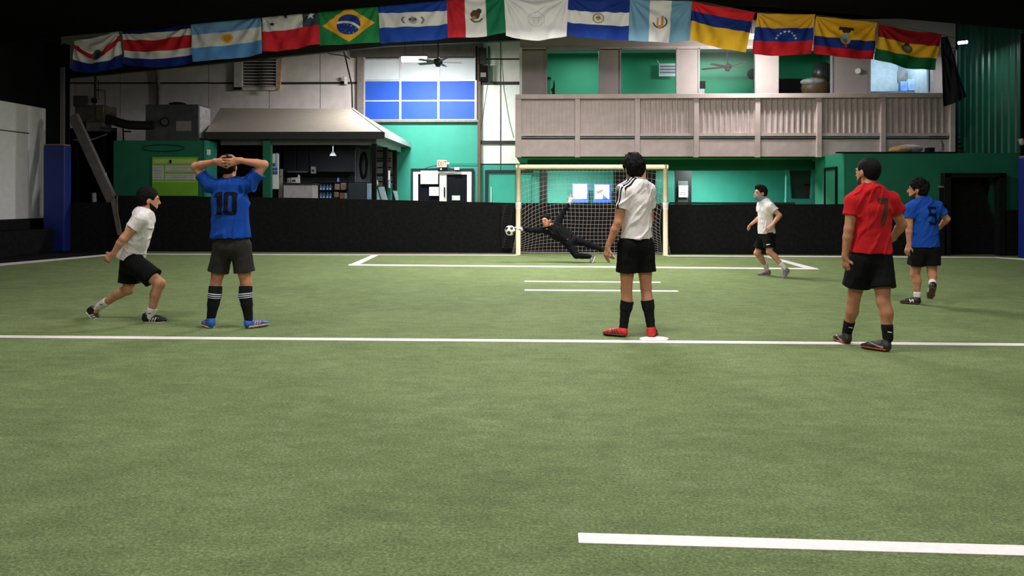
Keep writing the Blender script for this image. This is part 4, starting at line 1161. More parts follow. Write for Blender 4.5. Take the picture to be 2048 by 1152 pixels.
class Field:
    """implicit surface: smooth union of tapered elliptic limbs and ellipsoids, meshed by surface nets"""
    def __init__(s, h): s.h = h; s.ops = []

    def seg(s, p0, p1, r0, r1, side=(1, 0, 0), k=.02, flat0=False, flat1=False, sub=False):
        p0, p1 = np.array(p0, float), np.array(p1, float)
        r0 = (r0, r0) if np.isscalar(r0) else r0; r1 = (r1, r1) if np.isscalar(r1) else r1
        s.ops.append(('s', p0, p1, r0, r1, np.array(side, float), k, flat0, flat1, sub))

    def chain(s, pts, rad, side=(1, 0, 0), k=.02, flat0=False, flat1=False):
        for i in range(len(pts) - 1):
            s.seg(pts[i], pts[i + 1], rad[i], rad[i + 1], side, k if i == 0 else min(k, .012), flat0 and i == 0, flat1 and i == len(pts) - 2)

    def ell(s, c, r, axes=None, k=.015, sub=False):
        s.ops.append(('e', np.array(c, float), np.array(r, float), np.eye(3) if axes is None else np.array(axes), k, sub))

    def cut(s, p, n, reach=None):
        """remove everything on the +n side of the plane through p (within reach of p)"""
        s.ops.append(('c', np.array(p, float), nrm(n), reach))

    def mesh(s):
        lo = np.full(3, 1e9); hi = -lo
        for o in s.ops:
            if o[0] == 's':
                m = max(*o[3], *o[4]); lo = np.minimum(lo, np.minimum(o[1], o[2]) - m); hi = np.maximum(hi, np.maximum(o[1], o[2]) + m)
            elif o[0] == 'e' and not o[5]:
                m = o[2].max(); lo = np.minimum(lo, o[1] - m); hi = np.maximum(hi, o[1] + m)
        h = s.h; lo -= 3 * h; hi += 3 * h
        n = np.ceil((hi - lo) / h).astype(int) + 1
        D = np.full(n, 1.0, np.float32)
        ax = [lo[a] + h * np.arange(n[a]) for a in range(3)]
        for o in s.ops:
            if o[0] == 'c':
                _, p, nn, reach = o
                d = (ax[0] - p[0])[:, None, None] * nn[0] + (ax[1] - p[1])[None, :, None] * nn[1] + (ax[2] - p[2])[None, None, :] * nn[2]
                if reach is not None:
                    rr = ((ax[0] - p[0])[:, None, None] ** 2 + (ax[1] - p[1])[None, :, None] ** 2 + (ax[2] - p[2])[None, None, :] ** 2) < reach ** 2
                    D = np.where(rr, np.maximum(D, d), D).astype(np.float32)
                else:
                    D = np.maximum(D, d).astype(np.float32)
                continue
            if o[0] == 's':
                _, p0, p1, r0, r1, side, k, f0, f1, sub = o
                m = max(*r0, *r1) + k + 2 * h
                blo, bhi = np.minimum(p0, p1) - m, np.maximum(p0, p1) + m
            else:
                _, c, r, A, k, sub = o
                m = r.max() + k + 2 * h
                blo, bhi = c - m, c + m
            i0 = np.clip(np.floor((blo - lo) / h).astype(int), 0, n); i1 = np.clip(np.ceil((bhi - lo) / h).astype(int) + 1, 0, n)
            if (i1 <= i0).any(): continue
            X = ax[0][i0[0]:i1[0]][:, None, None]; Y = ax[1][i0[1]:i1[1]][None, :, None]; Z = ax[2][i0[2]:i1[2]][None, None, :]
            if o[0] == 's':
                d = p1 - p0; L = np.linalg.norm(d) + 1e-9; d = d / L
                u = side - d * side.dot(d)
                if np.linalg.norm(u) < 1e-3: u = np.array([0, 1.0, 0]) - d * d[1]
                u = nrm(u); v = np.cross(d, u)
                rx, ry, rz = X - p0[0], Y - p0[1], Z - p0[2]
                t = rx * d[0] + ry * d[1] + rz * d[2]
                x = rx * u[0] + ry * u[1] + rz * u[2]; y = rx * v[0] + ry * v[1] + rz * v[2]
                tc = np.clip(t / L, 0, 1); z = t - tc * L
                a = r0[0] + (r1[0] - r0[0]) * tc; b = r0[1] + (r1[1] - r0[1]) * tc
                zz = z.copy()
                if f0: zz = np.where(z < 0, 0, zz)
                if f1: zz = np.where(z > 0, 0, zz)
                mn = np.minimum(a, b)
                k0 = np.sqrt((x / a) ** 2 + (y / b) ** 2 + (zz / mn) ** 2) + 1e-6
                k1 = np.sqrt((x / a ** 2) ** 2 + (y / b ** 2) ** 2 + (zz / mn ** 2) ** 2) + 1e-6
                dd = k0 * (k0 - 1) / k1
                dd = np.where(k0 < .05, -mn, dd)
                if f0: dd = np.maximum(dd, -t)
                if f1: dd = np.maximum(dd, t - L)
            else:
                rx, ry, rz = X - c[0], Y - c[1], Z - c[2]
                q = [rx * A[i][0] + ry * A[i][1] + rz * A[i][2] for i in range(3)]
                k0 = np.sqrt(sum((q[i] / r[i]) ** 2 for i in range(3))) + 1e-6
                k1 = np.sqrt(sum((q[i] / r[i] ** 2) ** 2 for i in range(3))) + 1e-6
                dd = k0 * (k0 - 1) / k1
                dd = np.where(k0 < .05, -r.min(), dd)
            sl = (slice(i0[0], i1[0]), slice(i0[1], i1[1]), slice(i0[2], i1[2]))
            old = D[sl]
            if sub:
                g = np.maximum(k - np.abs(old + dd), 0) / k
                D[sl] = np.maximum(old, -dd) + g * g * k * .25
            else:
                g = np.maximum(k - np.abs(old - dd), 0) / k
                D[sl] = np.minimum(old, dd) - g * g * k * .25
        return nets(D, lo, h)


def nets(D, lo, h):
    S = D < 0
    cnt = sum(S[a:S.shape[0] - 1 + a, b:S.shape[1] - 1 + b, c:S.shape[2] - 1 + c].astype(np.int8) for a in (0, 1) for b in (0, 1) for c in (0, 1))
    M = (cnt > 0) & (cnt < 8)
    I, J, K = np.nonzero(M)
    idx = np.full(M.shape, -1, np.int64); idx[I, J, K] = np.arange(len(I))
    cor = [(a, b, c) for a in (0, 1) for b in (0, 1) for c in (0, 1)]
    dv = [D[I + a, J + b, K + c].astype(float) for a, b, c in cor]
    acc = np.zeros((len(I), 3)); num = np.zeros(len(I))
    for e0 in range(8):
        for e1 in range(e0 + 1, 8):
            a, b = np.array(cor[e0]), np.array(cor[e1])
            if np.abs(a - b).sum() != 1: continue
            m = (dv[e0] < 0) != (dv[e1] < 0)
            t = np.where(m, dv[e0] / np.where(m, dv[e0] - dv[e1], 1), 0)
            acc += np.where(m[:, None], a + (b - a) * t[:, None], 0); num += m
    V = lo + h * (np.stack([I, J, K], 1) + acc / num[:, None])
    F = []
    for ax in range(3):
        sa = [slice(None)] * 3; sb = [slice(None)] * 3
        sa[ax] = slice(0, -1); sb[ax] = slice(1, None)
        s0, s1 = S[tuple(sa)], S[tuple(sb)]
        E = np.nonzero(s0 != s1)
        E = [e for e in E]
        o1, o2 = (ax + 1) % 3, (ax + 2) % 3
        ok = (E[o1] > 0) & (E[o2] > 0) & (E[o1] < D.shape[o1] - 1) & (E[o2] < D.shape[o2] - 1)
        E = [e[ok] for e in E]
        fl = s0[tuple(E)]

        def cell(p, q):
            c = [None] * 3; c[ax] = E[ax]; c[o1] = E[o1] - p; c[o2] = E[o2] - q
            return idx[c[0], c[1], c[2]]
        q = np.stack([cell(1, 1), cell(0, 1), cell(0, 0), cell(1, 0)], 1)
        q[~fl] = q[~fl][:, ::-1]
        F.append(q)
    return V, np.concatenate(F)


def vnormals(V, F):
    n = np.cross(V[F[:, 2]] - V[F[:, 0]], V[F[:, 3]] - V[F[:, 1]])
    N = np.zeros_like(V)
    for i in range(4): np.add.at(N, F[:, i], n)
    return N / (np.linalg.norm(N, axis=1)[:, None] + 1e-12)


def relax(V, F, it=1, lam=.5):
    for _ in range(it):
        A = np.zeros_like(V); c = np.zeros(len(V))
        for i in range(4):
            for j in ((i + 1) % 4, (i - 1) % 4):
                np.add.at(A, F[:, i], V[F[:, j]]); np.add.at(c, F[:, i], 1)
        V = V + lam * (A / c[:, None] - V)
    return V


def tomesh(name, V, F, m, parent=None):
    me = bpy.data.meshes.new(name)
    me.vertices.add(len(V)); me.vertices.foreach_set('co', V.astype(np.float32).ravel())
    me.loops.add(F.size); me.loops.foreach_set('vertex_index', F.astype(np.int32).ravel())
    me.polygons.add(len(F)); me.polygons.foreach_set('loop_start', np.arange(0, F.size, 4, dtype=np.int32))
    me.update(calc_edges=True)
    return link(name, me, m, parent, True)


def bvh(V, F): return BVHTree.FromPolygons(V.tolist(), F.tolist())


def decal(name, mask, origin, u, v, wid, hei, proj, tree, m, parent, n=(60, 80), lift=.0025):
    """flat print laid on a surface: cells of an n grid where mask(s,t) holds, projected along proj"""
    origin, u, v, proj = np.array(origin, float), nrm(u), nrm(v), nrm(proj)
    nu, nv = n
    cache = {}; vs = []; fs = []

    def vert(i, j):
        if (i, j) not in cache:
            p = origin + u * (i / nu - .5) * wid + v * (.5 - j / nv) * hei - proj * .6
            hit = tree.ray_cast(Vector(p), Vector(proj))
            if hit[0] is None: cache[(i, j)] = None
            else:
                nn = np.array(hit[1]); nn = nn if nn.dot(proj) < 0 else -nn
                vs.append(np.array(hit[0]) + nn * lift - proj * lift * .5); cache[(i, j)] = len(vs) - 1
        return cache[(i, j)]
    for j in range(nv):
        for i in range(nu):
            if mask((i + .5) / nu, (j + .5) / nv):
                q = [vert(i, j), vert(i, j + 1), vert(i + 1, j + 1), vert(i + 1, j)]
                if None not in q: fs.append(tuple(q))
    if not fs: return None
    return MB().add(vs, fs).build(name, m, parent, True)


def ribbon(name, path, wdir, width, tree, m, parent, closed=False, lift=.003, cols=3):
    """strip of cloth or print laid along path on a surface"""
    vs = []; fs = []; n = len(path)
    for i, p in enumerate(path):
        wd = nrm(wdir[i]) if isinstance(wdir, list) else nrm(wdir)
        for c in range(cols):
            q = np.array(p) + wd * (c / (cols - 1) - .5) * width
            loc, no, _, _ = tree.find_nearest(Vector(q))
            vs.append(np.array(loc) + np.array(no) * lift)
    for i in range(n if closed else n - 1):
        j = (i + 1) % n
        for c in range(cols - 1): fs.append((i * cols + c, j * cols + c, j * cols + c + 1, i * cols + c + 1))
    return MB().add(vs, fs).build(name, m, parent, True)


def inpoly(poly):
    def f(x, y):
        c = False; n = len(poly)
        for i in range(n):
            x0, y0 = poly[i]; x1, y1 = poly[(i + 1) % n]
            if (y0 > y) != (y1 > y) and x < (x1 - x0) * (y - y0) / (y1 - y0) + x0: c = not c
        return c
    return f


def skin(name, rgb): return mat(name, rgb, .55, .07, 25, .12, 250, spec=.35, sss=.12)


def add_hand(Fd, wrist, d, n, side, curl, k=1.0, spread=.06, fat=1.0, thumb_out=.7):
    """wrist point, pointing direction d, palm-facing normal n, side: +1 if thumb lies on cross(d, n) side"""
    d, n = nrm(d), np.array(n, float); n = nrm(n - d * n.dot(d)); w = np.cross(d, n) * side
    W = np.array(wrist, float)
    Fd.seg(W - d * .02 * k, W + d * .02 * k, (.029 * k * fat, .021 * k * fat), (.034 * k * fat, .019 * k * fat), w, .015)
    Fd.seg(W + d * .02 * k, W + d * .085 * k, (.036 * k * fat, .017 * k * fat), (.041 * k * fat, .0145 * k * fat), w, .012)
    r = .0088 * k * fat
    for i, (L, off) in enumerate(((.075, .031), (.085, .0105), (.079, -.0105), (.062, -.031))):
        b = W + d * (.085 - .006 * abs(i - 1.3)) * k + w * off * k
        c = curl * (1 + .12 * i)
        dd = nrm(d + w * (1.5 - i) * spread)
        p = b
        for s_, fr in enumerate((.45, .32, .26)):
            ang = c * (.55 + .75 * s_)
            q = nrm(dd * math.cos(ang) + n * math.sin(ang))
            e = p + q * L * fr * k
            Fd.seg(p, e, r * (1 - .08 * s_), r * (.95 - .1 * s_), w, .004)
            p = e
    b = W + d * .028 * k + w * .030 * k
    q = nrm(d * .72 + w * thumb_out + n * .35)
    Fd.seg(b - w * .012 * k, b + q * .045 * k, .0125 * k * fat, .0105 * k * fat, w, .01)
    q2 = nrm(d * .9 + w * thumb_out * .4 + n * (.3 + .5 * curl))
    Fd.seg(b + q * .045 * k, b + q * .045 * k + q2 * .034 * k, .0102 * k * fat, .008 * k * fat, w, .006)


def wrinkle(V, F, amp, sc, dirv, seed):
    N = vnormals(V, F); dirv = nrm(dirv)
    Q = V * sc
    Q = Q - np.outer(Q @ dirv, dirv) * .68
    w_ = 1 - np.abs(vn3(Q + seed) * 2) * 2.2
    w3 = 1 - np.abs(vn3(Q * 1.9 + seed * 1.7) * 2) * 2.2
    w2 = vn3(V * sc * .4 + seed * 2.3)
    return V + N * (amp * 1.5 * (w_ - .55) * (.55 + w2) + amp * .6 * (w3 - .55) * (.5 - w2) + amp * .9 * w2 + amp * .05).clip(-.003, 1)[:, None]


def person(S):
    Y0, k = S['Y'], S['k']
    J = {}
    for n_, v in S['j'].items():
        J[n_] = P(v[0], v[1], Y0 + v[2]) if v[1] is not None else None
        if v[1] is None:
            q = P(v[0], 600, Y0 + v[2]); q[2] = 0.0; J[n_] = q
    H_ = S.get('h', .006)
    # ---------------------------------------------------------------- body
    B = Field(H_)
    hd, up, fc = J['head'], nrm(S.get('up', (0, 0, 1))), np.array(S['face'], float)
    fc = nrm(fc - up * fc.dot(up)); sd = np.cross(fc, up)          # sd: person's right
    A = [sd, fc, up]
    hk = S.get('hk', k)

    def hp(s_, f_, u_): return hd + (sd * s_ + fc * f_ + up * u_) * hk
    e = lambda *a: [v * hk for v in a]
    B.ell(hp(0, -.012, .03), e(.074, .094, .086), A, .02)
    B.ell(hp(0, .022, -.028), e(.061, .072, .085), A, .03)
    B.ell(hp(0, .038, -.084), e(.044, .048, .033), A, .03)
    B.seg(hp(0, .088, .012), hp(0, .106, -.028), .008 * hk, .0135 * hk, sd, .012)
    B.ell(hp(0, .09, -.033), e(.018, .012, .009), A, .008)
    B.ell(hp(0, .083, .026), e(.052, .012, .01), A, .015)
    for s_ in (-1, 1):
        B.ell(hp(s_ * .03, .096, .004), e(.017, .012, .011), A, .012, True)
        B.ell(hp(s_ * .03, .081, .003), e(.0125, .0125, .0125), A, .004)
        B.ell(hp(s_ * .076, -.008, -.012), [.012 * hk, .019 * hk, .032 * hk], A, .006)
    B.ell(hp(0, .088, -.058), e(.024, .01, .006), A, .006); B.ell(hp(0, .086, -.07), e(.02, .01, .007), A, .006)
    nk = J['neck']
    B.chain([hp(0, -.02, -.05), hp(0, -.02, -.05) * .35 + nk * .65, nk - np.array([0, 0, .05]) * k], [.052 * k, .054 * k, .075 * k], sd, .03)
    shx = nrm(J['shR'] - J['shL']); hix = nrm(J['hipR'] - J['hipL'])
    T = S['torso']      # list of (joint, half width, half depth), neck to hem
    inset = .028
    pts = [J[t[0]] for t in T]
    B.chain(pts, [(min(t[1] - inset, (.15 if i == len(T) - 1 else 9) * k), min(t[2] - inset, (.105 if i == len(T) - 1 else 9) * k)) for i, t in enumerate(T)], shx, .04, False, True)
    pel = (J['hipL'] + J['hipR']) / 2
    B.ell(pel, (.13 * k, .10 * k, .09 * k), [hix, nrm(np.cross(pts[-1] - pts[-2], hix)), nrm(pts[-2] - pts[-1])], .04)
    for s_ in 'LR':
        sh, el, wr = J['sh' + s_], J['el' + s_], J['wr' + s_]
        B.seg(nk - np.array([0, 0, .045]) * k, sh, .055 * k, .052 * k, shx, .05)
        mid = sh * .5 + el * .5
        B.chain([sh, mid, el], [.054 * k, .05 * k, .04 * k], shx, .03)
        fm = el * .7 + wr * .3
        B.chain([el, fm, wr], [.041 * k, .0425 * k, (.027 * k, .024 * k)], shx, .02)
        hh = S['hand' + s_]
        add_hand(B, wr, hh[0], hh[1], hh[2], hh[3], k * S.get('handk', 1), hh[4] if len(hh) > 4 else .06)
        hi_, kn, an = J['hip' + s_], J['kn' + s_], J['an' + s_]
        B.chain([hi_, hi_ * .5 + kn * .5, kn], [.088 * k, .076 * k, .054 * k], hix, .04)
        ft = nrm(J['toe' + s_] - J['heel' + s_])
        sk = an - kn
        back = -(ft - nrm(sk) * ft.dot(nrm(sk)))
        back = nrm(back)
        B.chain([kn, kn * .68 + an * .32 + back * .012 * k, kn * .35 + an * .65 + back * .004, an], [.053 * k, .0545 * k, .042 * k, .034 * k], hix, .02)
        if not S.get('trousers'): B.ell(kn * .72 + an * .28 + back * .026 * k, (.04 * k, .033 * k, .085 * k), [nrm(np.cross(sk, back)), back, nrm(sk)], .03)
        B.ell(kn - back * .018 * k, (.036 * k, .03 * k, .04 * k), [nrm(np.cross(sk, back)), back, nrm(sk)], .03)
        hl = J['heel' + s_]; fu = np.array(an - hl); fu = nrm(fu - ft * fu.dot(ft))
        J['fu' + s_] = fu
        B.chain([an, hl + ft * .09 * k + fu * .05 * k, hl + ft * .2 * k + fu * .03 * k], [.034 * k, (.033 * k, .03 * k), (.036 * k, .02 * k)], np.cross(ft, fu), .02)
    V, Fc = B.mesh(); V = relax(V, Fc, 1, .4)
    body = tomesh('person', V, Fc, S['skin'])
    props(body, S['label'], 'person')
    # eyes
    for s_ in (-1, 1):
        c = hp(s_ * .03, .0865, .003)
        ey = MB().ell(c - fc * .001, (.0095 * hk, .0095 * hk, .0048 * hk), 10, 8).build('eye', mat('eye white', (214, 206, 200), .3), body, True)
        MB().ell(c + fc * .0055 * hk, (.0046 * hk,) * 3, 8, 6).build('iris', mat('dark iris', (34, 22, 16), .2), ey, True)
        MB().tube([hp(s_ * .014, .095, .021), hp(s_ * .03, .095, .026), hp(s_ * .048, .083, .02)], .0042 * hk, 6).build('eyebrow', S['hairm'], body, True)
    # hair
    Hh = Field(.006)
    t_ = S.get('hairt', .012)
    Hh.ell(hp(0, -.014, .033), [(.076 + t_) * hk, (.096 + t_) * hk, (.087 + t_ * 1.2) * hk], A, .02)
    Hh.ell(hp(0, -.05, -.01), [(.064 + t_ * .5) * hk, (.05 + t_ * .5) * hk, (.075) * hk], A, .03)
    if S.get('tophair'): Hh.ell(hp(0, .03, .095 + t_), [.062 * hk, .07 * hk, .035 * hk], A, .03)
    Hh.ell(hp(0, .105, -.045), e(.096, .092, .108), A, .03, True)
    Hh.ell(hp(0, .0, -.165), e(.12, .12, .075), A, .02, True)
    for s_ in (-1, 1): Hh.ell(hp(s_ * .088, .01, -.02), [.03 * hk, .026 * hk, .04 * hk], A, .012, True)
    hv, hf = Hh.mesh()
    hn = vnormals(hv, hf)
    sc_ = S.get('curl', 38)
    hv = hv + hn * ((vn3(hv * sc_) + .5 * vn3(hv * sc_ * 2.1)) * S.get('hairamp', .012))[:, None]
    tomesh('hair', hv, hf, S['hairm'], body)
    if S.get('beard'):
        Bd = Field(.005)
        bt = .003 if S['beard'] == 1 else .007
        Bd.ell(hp(0, .022, -.028), [(.061 + bt) * hk, (.072 + bt) * hk, (.085 + bt) * hk], A, .03)
        Bd.ell(hp(0, .038, -.084), [(.044 + bt) * hk, (.048 + bt) * hk, (.033 + bt) * hk], A, .03)
        Bd.cut(hp(0, .06, -.066), up + fc * .75)
        Bd.cut(hp(0, -.004, 0), -fc - up * .25)
        bv, bf_ = Bd.mesh()
        tomesh('beard', bv, bf_, S['hairm'] if S['beard'] > 1 else mat('dark stubble', (52, 36, 29), .8, .25, 80), body)
    # ---------------------------------------------------------------- shirt
    St = Field(H_)
    St.chain(pts, [(t[1], t[2]) for t in T], shx, .04, False, True)
    full = S.get('long')
    for s_ in 'LR':
        sh, el, wr = J['sh' + s_], J['el' + s_], J['wr' + s_]
        St.seg(nk - np.array([0, 0, .045]) * k, sh, .068 * k, .066 * k, shx, .06)
        if full:
            St.chain([sh, sh * .5 + el * .5, el], [.07 * k, .064 * k, .055 * k], shx, .04)
            St.chain([el, el * .6 + wr * .4, wr], [.055 * k, .053 * k, .038 * k], shx, .02, False, True)
        else:
            f = S.get('sleeve', .62)
            St.chain([sh, sh * (1 - f) + el * f], [.068 * k, .073 * k], shx, .05, False, True)
    if S.get('open_neck', True):
        c = nk + nrm(hd - nk) * .035 * k
        St.seg(c, c + nrm(hd - nk) * .2, .06 * k, .08 * k, shx, .008, False, False, True)
    sv, sf_ = St.mesh()
    sv = wrinkle(sv, sf_, S.get('wr', .006), S.get('wsc', 13), S.get('wdir', (.5, 0, .86)), 3.7 * Y0)
    sv = relax(sv, sf_, 1, .35)
    shirt = tomesh('shirt', sv, sf_, S['shirtm'], body)
    tree = bvh(sv, sf_)
    # collar
    cpt = nk - np.array([0, 0, .0]) + nrm(hd - nk) * .018 * k
    au = nrm(np.cross(nrm(hd - nk), shx))
    ringp = [cpt + (shx * math.cos(t) * .070 + au * math.sin(t) * .070) * k for t in np.linspace(0, 2 * PI, 24, endpoint=False)]
    ribbon('collar', ringp, nrm(hd - nk), .016, tree, S.get('collarm', S['shirtm']), shirt, True, .003)
    # ---------------------------------------------------------------- shorts or trousers
    So = Field(H_)
    top = pts[-1] + nrm(pts[-2] - pts[-1]) * .05
    So.chain([top, pel + (pel - top) * .1], [(T[-1][1] - .036, T[-1][2] - .032), (.158 * k, .122 * k)], hix, .04, True)
    for s_ in 'LR':
        hi_, kn, an = J['hip' + s_], J['kn' + s_], J['an' + s_]
        if S.get('trousers'):
            So.chain([hi_, hi_ * .5 + kn * .5, kn], [.105 * k, .09 * k, .07 * k], hix, .05)
            So.chain([kn, kn * .6 + an * .4, an], [.07 * k, .066 * k, .045 * k], hix, .03, False, True)
        else:
            f = S.get('short', .72)
            en = hi_ * (1 - f) + kn * f
            sr = S.get('shortr', .108)
            So.chain([hi_, hi_ * .5 + en * .5, en], [.108 * k, sr * k, (sr + .006) * k], hix, S.get('sblend', .05), False, True)
    ov, of_ = So.mesh()
    ov = wrinkle(ov, of_, .006, 11, (.3, .2, .9), 9.1 * Y0)
    ov = relax(ov, of_, 1, .35)
    shorts = tomesh('trousers' if S.get('trousers') else 'shorts', ov, of_, S['shortm'], body)
    # ---------------------------------------------------------------- socks and shoes
    for s_ in 'LR':
        kn, an, hl = J['kn' + s_], J['an' + s_], J['heel' + s_]
        ft = nrm(J['toe' + s_] - hl); fu = J['fu' + s_]; fs_ = np.cross(ft, fu)
        sf2 = S.get('sock', .6)
        if S.get('trousers'):
            So2 = Field(.005); So2.chain([kn * .25 + an * .75, an, hl + ft * .07 * k + fu * .055 * k], [.046 * k, .040 * k, .032 * k], fs_, .02)
            v_, f_ = So2.mesh(); tomesh('sock', v_, f_, S['sockm'], body)
        else:
            a = kn * (1 - sf2) + an * sf2
            sk = an - kn; back = -(ft - nrm(sk) * ft.dot(nrm(sk))); back = nrm(back)
            rad_at = lambda f: np.interp(f, [0, .32, .65, 1], [.053, .0545, .042, .034]) * k + .006
            off = lambda f: back * np.interp(f, [0, .3, .65, 1], [.0, .022, .006, 0]) * k
            fr = np.linspace(sf2, 1, 5)
            So2 = Field(.005)
            So2.chain([kn * (1 - f) + an * f + off(f) * .8 for f in fr], [(rad_at(f) + (.005 if f < .55 else 0), rad_at(f) + (.012 if f < .55 else 0.002)) for f in fr], hix, .01, True)
            So2.chain([an, hl + ft * .07 * k + fu * .055 * k], [.036 * k, .03 * k], fs_, .02)
            v_, f_ = So2.mesh()
            sock = tomesh('sock', v_, f_, S['sockm'], body)
            if S.get('sockrings'):
                tr = bvh(v_, f_)
                for fq in S['sockrings']:
                    c = kn * (1 - fq) + an * fq + off(fq) * .8; ax_ = nrm(an - kn); uu = nrm(np.cross(ax_, ft)); vv = np.cross(ax_, uu)
                    ribbon('sock_stripe', [c + (uu * math.cos(t) + vv * math.sin(t)) * .075 for t in np.linspace(0, 2 * PI, 32, endpoint=False)], ax_, .0085, tr, mat('white sock stripe', (210, 214, 226), .8), sock, True, .003)
            if S.get('sockmark'):
                tr = bvh(v_, f_); fq = 1 - .5 * (1 - sf2); c = kn * (1 - fq) + an * fq
                decal('sock_mark', lambda x, y: abs(y - .5 - .25 * (x - .5)) < .22, c, RGT0, UP0, .035, .02, (0, 1, 0), tr, S['sockmark'], sock, (14, 8))
        L = .27 * k
        sh_ = Field(.0045)
        sp = lambda f, u_, s2=0: hl + ft * f * k + fu * u_ * k + fs_ * s2 * k
        sh_.chain([sp(.036, .046), sp(.1, .046), sp(.18, .036), sp(.238, .027)], [(.037 * k, .044 * k), (.038 * k, .045 * k), (.046 * k, .032 * k), (.034 * k, .021 * k)], fs_, .02)
        sh_.seg(sp(.05, .06), sp(.048, .1), .042 * k, .041 * k, fs_, .02, False, True)
        sh_.cut(sp(0, .012), -fu)
        v_, f_ = sh_.mesh()
        shoe = tomesh('shoe', v_, f_, S['shoem'], body)
        sl_ = Field(.0045)
        sl_.chain([sp(.036, .010), sp(.1, .010), sp(.18, .010), sp(.240, .013)], [(.041 * k, .012 * k), (.039 * k, .012 * k), (.049 * k, .012 * k), (.036 * k, .011 * k)], fs_, .01)
        sl_.cut(sp(0, .0005), -fu)
        v2, f2 = sl_.mesh()
        tomesh('sole', v2, f2, S['solem'], shoe)
        tr = bvh(v_, f_)
        for q in (.1, .122, .144, .166):
            ribbon('lace', [sp(q + .006 * (i % 2), .1, x) for i, x in enumerate(np.linspace(-.022, .022, 5))], ft, .008 * k, tr, S.get('lacem', S['solem']), shoe, False, .0035, 2)
        for mk in S.get('shoemark', ()):
            for sg in (-1, 1):
                decal('shoe_stripe', mk[0], sp(.115, .045, sg * .06), ft, fu, .13 * k, .06 * k, fs_ * -sg, tr, mk[1], shoe, (26, 16), .002)
    return dict(body=body, shirt=shirt, shorts=shorts, J=J, tree=tree, sv=sv, stree=bvh(ov, of_))


HAIR = mat('black hair', (12, 11, 11), .7, .35, 60, .6, 120, spec=.12)
HAIR2 = mat('dark brown hair', (20, 15, 13), .7, .35, 60, .6, 120, spec=.12)
SKIN1 = skin('tan skin', (186, 128, 98)); SKIN2 = skin('light tan skin', (200, 142, 112)); SKIN3 = skin('olive skin', (172, 118, 88))


def cloth(n_, rgb, var=.06): return mat(n_, rgb, .85, var, 9, .7, 24, spec=.12, stretch=(1, 1, .45))


C_WHITE = cloth('white jersey', (222, 214, 212)); C_BLUE = cloth('blue jersey', (22, 66, 150)); C_RED = cloth('red jersey', (178, 28, 34))
C_BLACK = cloth('black shorts cloth', (15, 15, 16)); C_CHAR = cloth('charcoal shorts cloth', (44, 41, 39)); C_BLUE2 = cloth('royal blue jersey', (26, 70, 156))
C_WSOCK = cloth('white sock', (224, 216, 214)); C_KSOCK = cloth('black sock', (24, 24, 26))
NUMK = cloth('black number print', (14, 18, 28)); NUMB = cloth('olive black number print', (66, 50, 30)); NUMN = cloth('navy number print', (7, 16, 44))
SH_BLK = mat('black shoe', (26, 25, 26), .5, .2, 30); SH_GRY = mat('grey shoe', (120, 112, 116), .6, .15, 30); SH_BLU = mat('blue shoe', (44, 92, 172), .45, .2, 30)
SH_RED = mat('red shoe', (204, 44, 44), .45, .15, 30); SH_KR = mat('black shoe with rust heel', (40, 36, 36), .5, .3, 12)
SO_WHT = mat('white sole', (220, 206, 200), .6); SO_TAN = mat('pale sole', (206, 180, 160), .6); SO_DRK = mat('dark sole', (66, 60, 60), .7); SO_RST = mat('rust sole', (150, 66, 40), .6); SO_BRN = mat('brown rubber sole', (92, 66, 54), .8, .2, 40, .4, 90)
MK_W = mat('white shoe print', (226, 222, 220), .5); MK_O = mat('orange shoe print', (216, 140, 90), .5); MK_K = mat('dark shoe print', (50, 44, 44), .5); MK_S = mat('silver shoe print', (150, 146, 146), .4)

swoosh = lambda x, y: (0.0 < x < 1) and abs(y - (.75 - .55 * x ** 1.6)) < .13 * (1 - x) + .03
slants = lambda x, y: .2 < y < .85 and any(abs((x + .25 * (y - .5)) - c) < .05 for c in (.35, .55, .75))
nmark = lambda x, y: .2 < y < .85 and .3 < x < .75 and (abs((x + .2 * (y - .5)) - .38) < .06 or abs((x + .2 * (y - .5)) - .66) < .06 or abs((x - .36) - (y - .2) * .45) < .06)

# ---- player 10, hands behind the head
pb_ = person(dict(Y=7.58, k=1.03, label='person in blue jersey number 10 with hands clasped behind the head', face=(.03, 1, -.08), skin=SKIN1, hairm=HAIR, hairt=.012, hairamp=.006, hk=1.04,
    j=dict(head=(457.5, 334, .03), neck=(459, 363, 0), shL=(421, 371, 0), shR=(498, 369, 0), elL=(391, 333, -.01), elR=(528, 329, -.01), wrL=(432, 323, -.105), wrR=(479, 321, -.105),
           top=(459.5, 374, 0), chest=(460, 402, .0), waist=(461, 440, .0), hem=(462, 476, 0), hipL=(447, 493, 0), hipR=(481, 493, 0), knL=(432, 566, .02), knR=(492, 566, .02), anL=(421, 644, 0), anR=(498, 644, 0),
           heelL=(424, None, -.05), toeL=(408, None, .14), heelR=(491, None, -.06), toeR=(526, None, .09)),
    torso=[('top', .15, .1), ('chest', .195, .125), ('waist', .192, .122), ('hem', .212, .135)],
    handL=((1, -.25, -.22), (.1, 1, .2), 1, .10, .13), handR=((-1, -.32, -.25), (-.1, 1, .2), -1, .10, .13),
    shirtm=C_BLUE, shortm=C_CHAR, sockm=C_KSOCK, sock=.08, sockrings=(.265, .315, .365), shoem=SH_BLU, solem=SO_TAN, lacem=MK_W, shoemark=[(slants, MK_O)], short=.70, shortr=.100, sblend=.025, sleeve=.62, wdir=(.25, 0, 1), wr=.015))
one = inpoly([(.08, .06), (.24, 0), (.40, 0), (.40, 1), (.16, 1), (.16, .22), (.0, .22)])
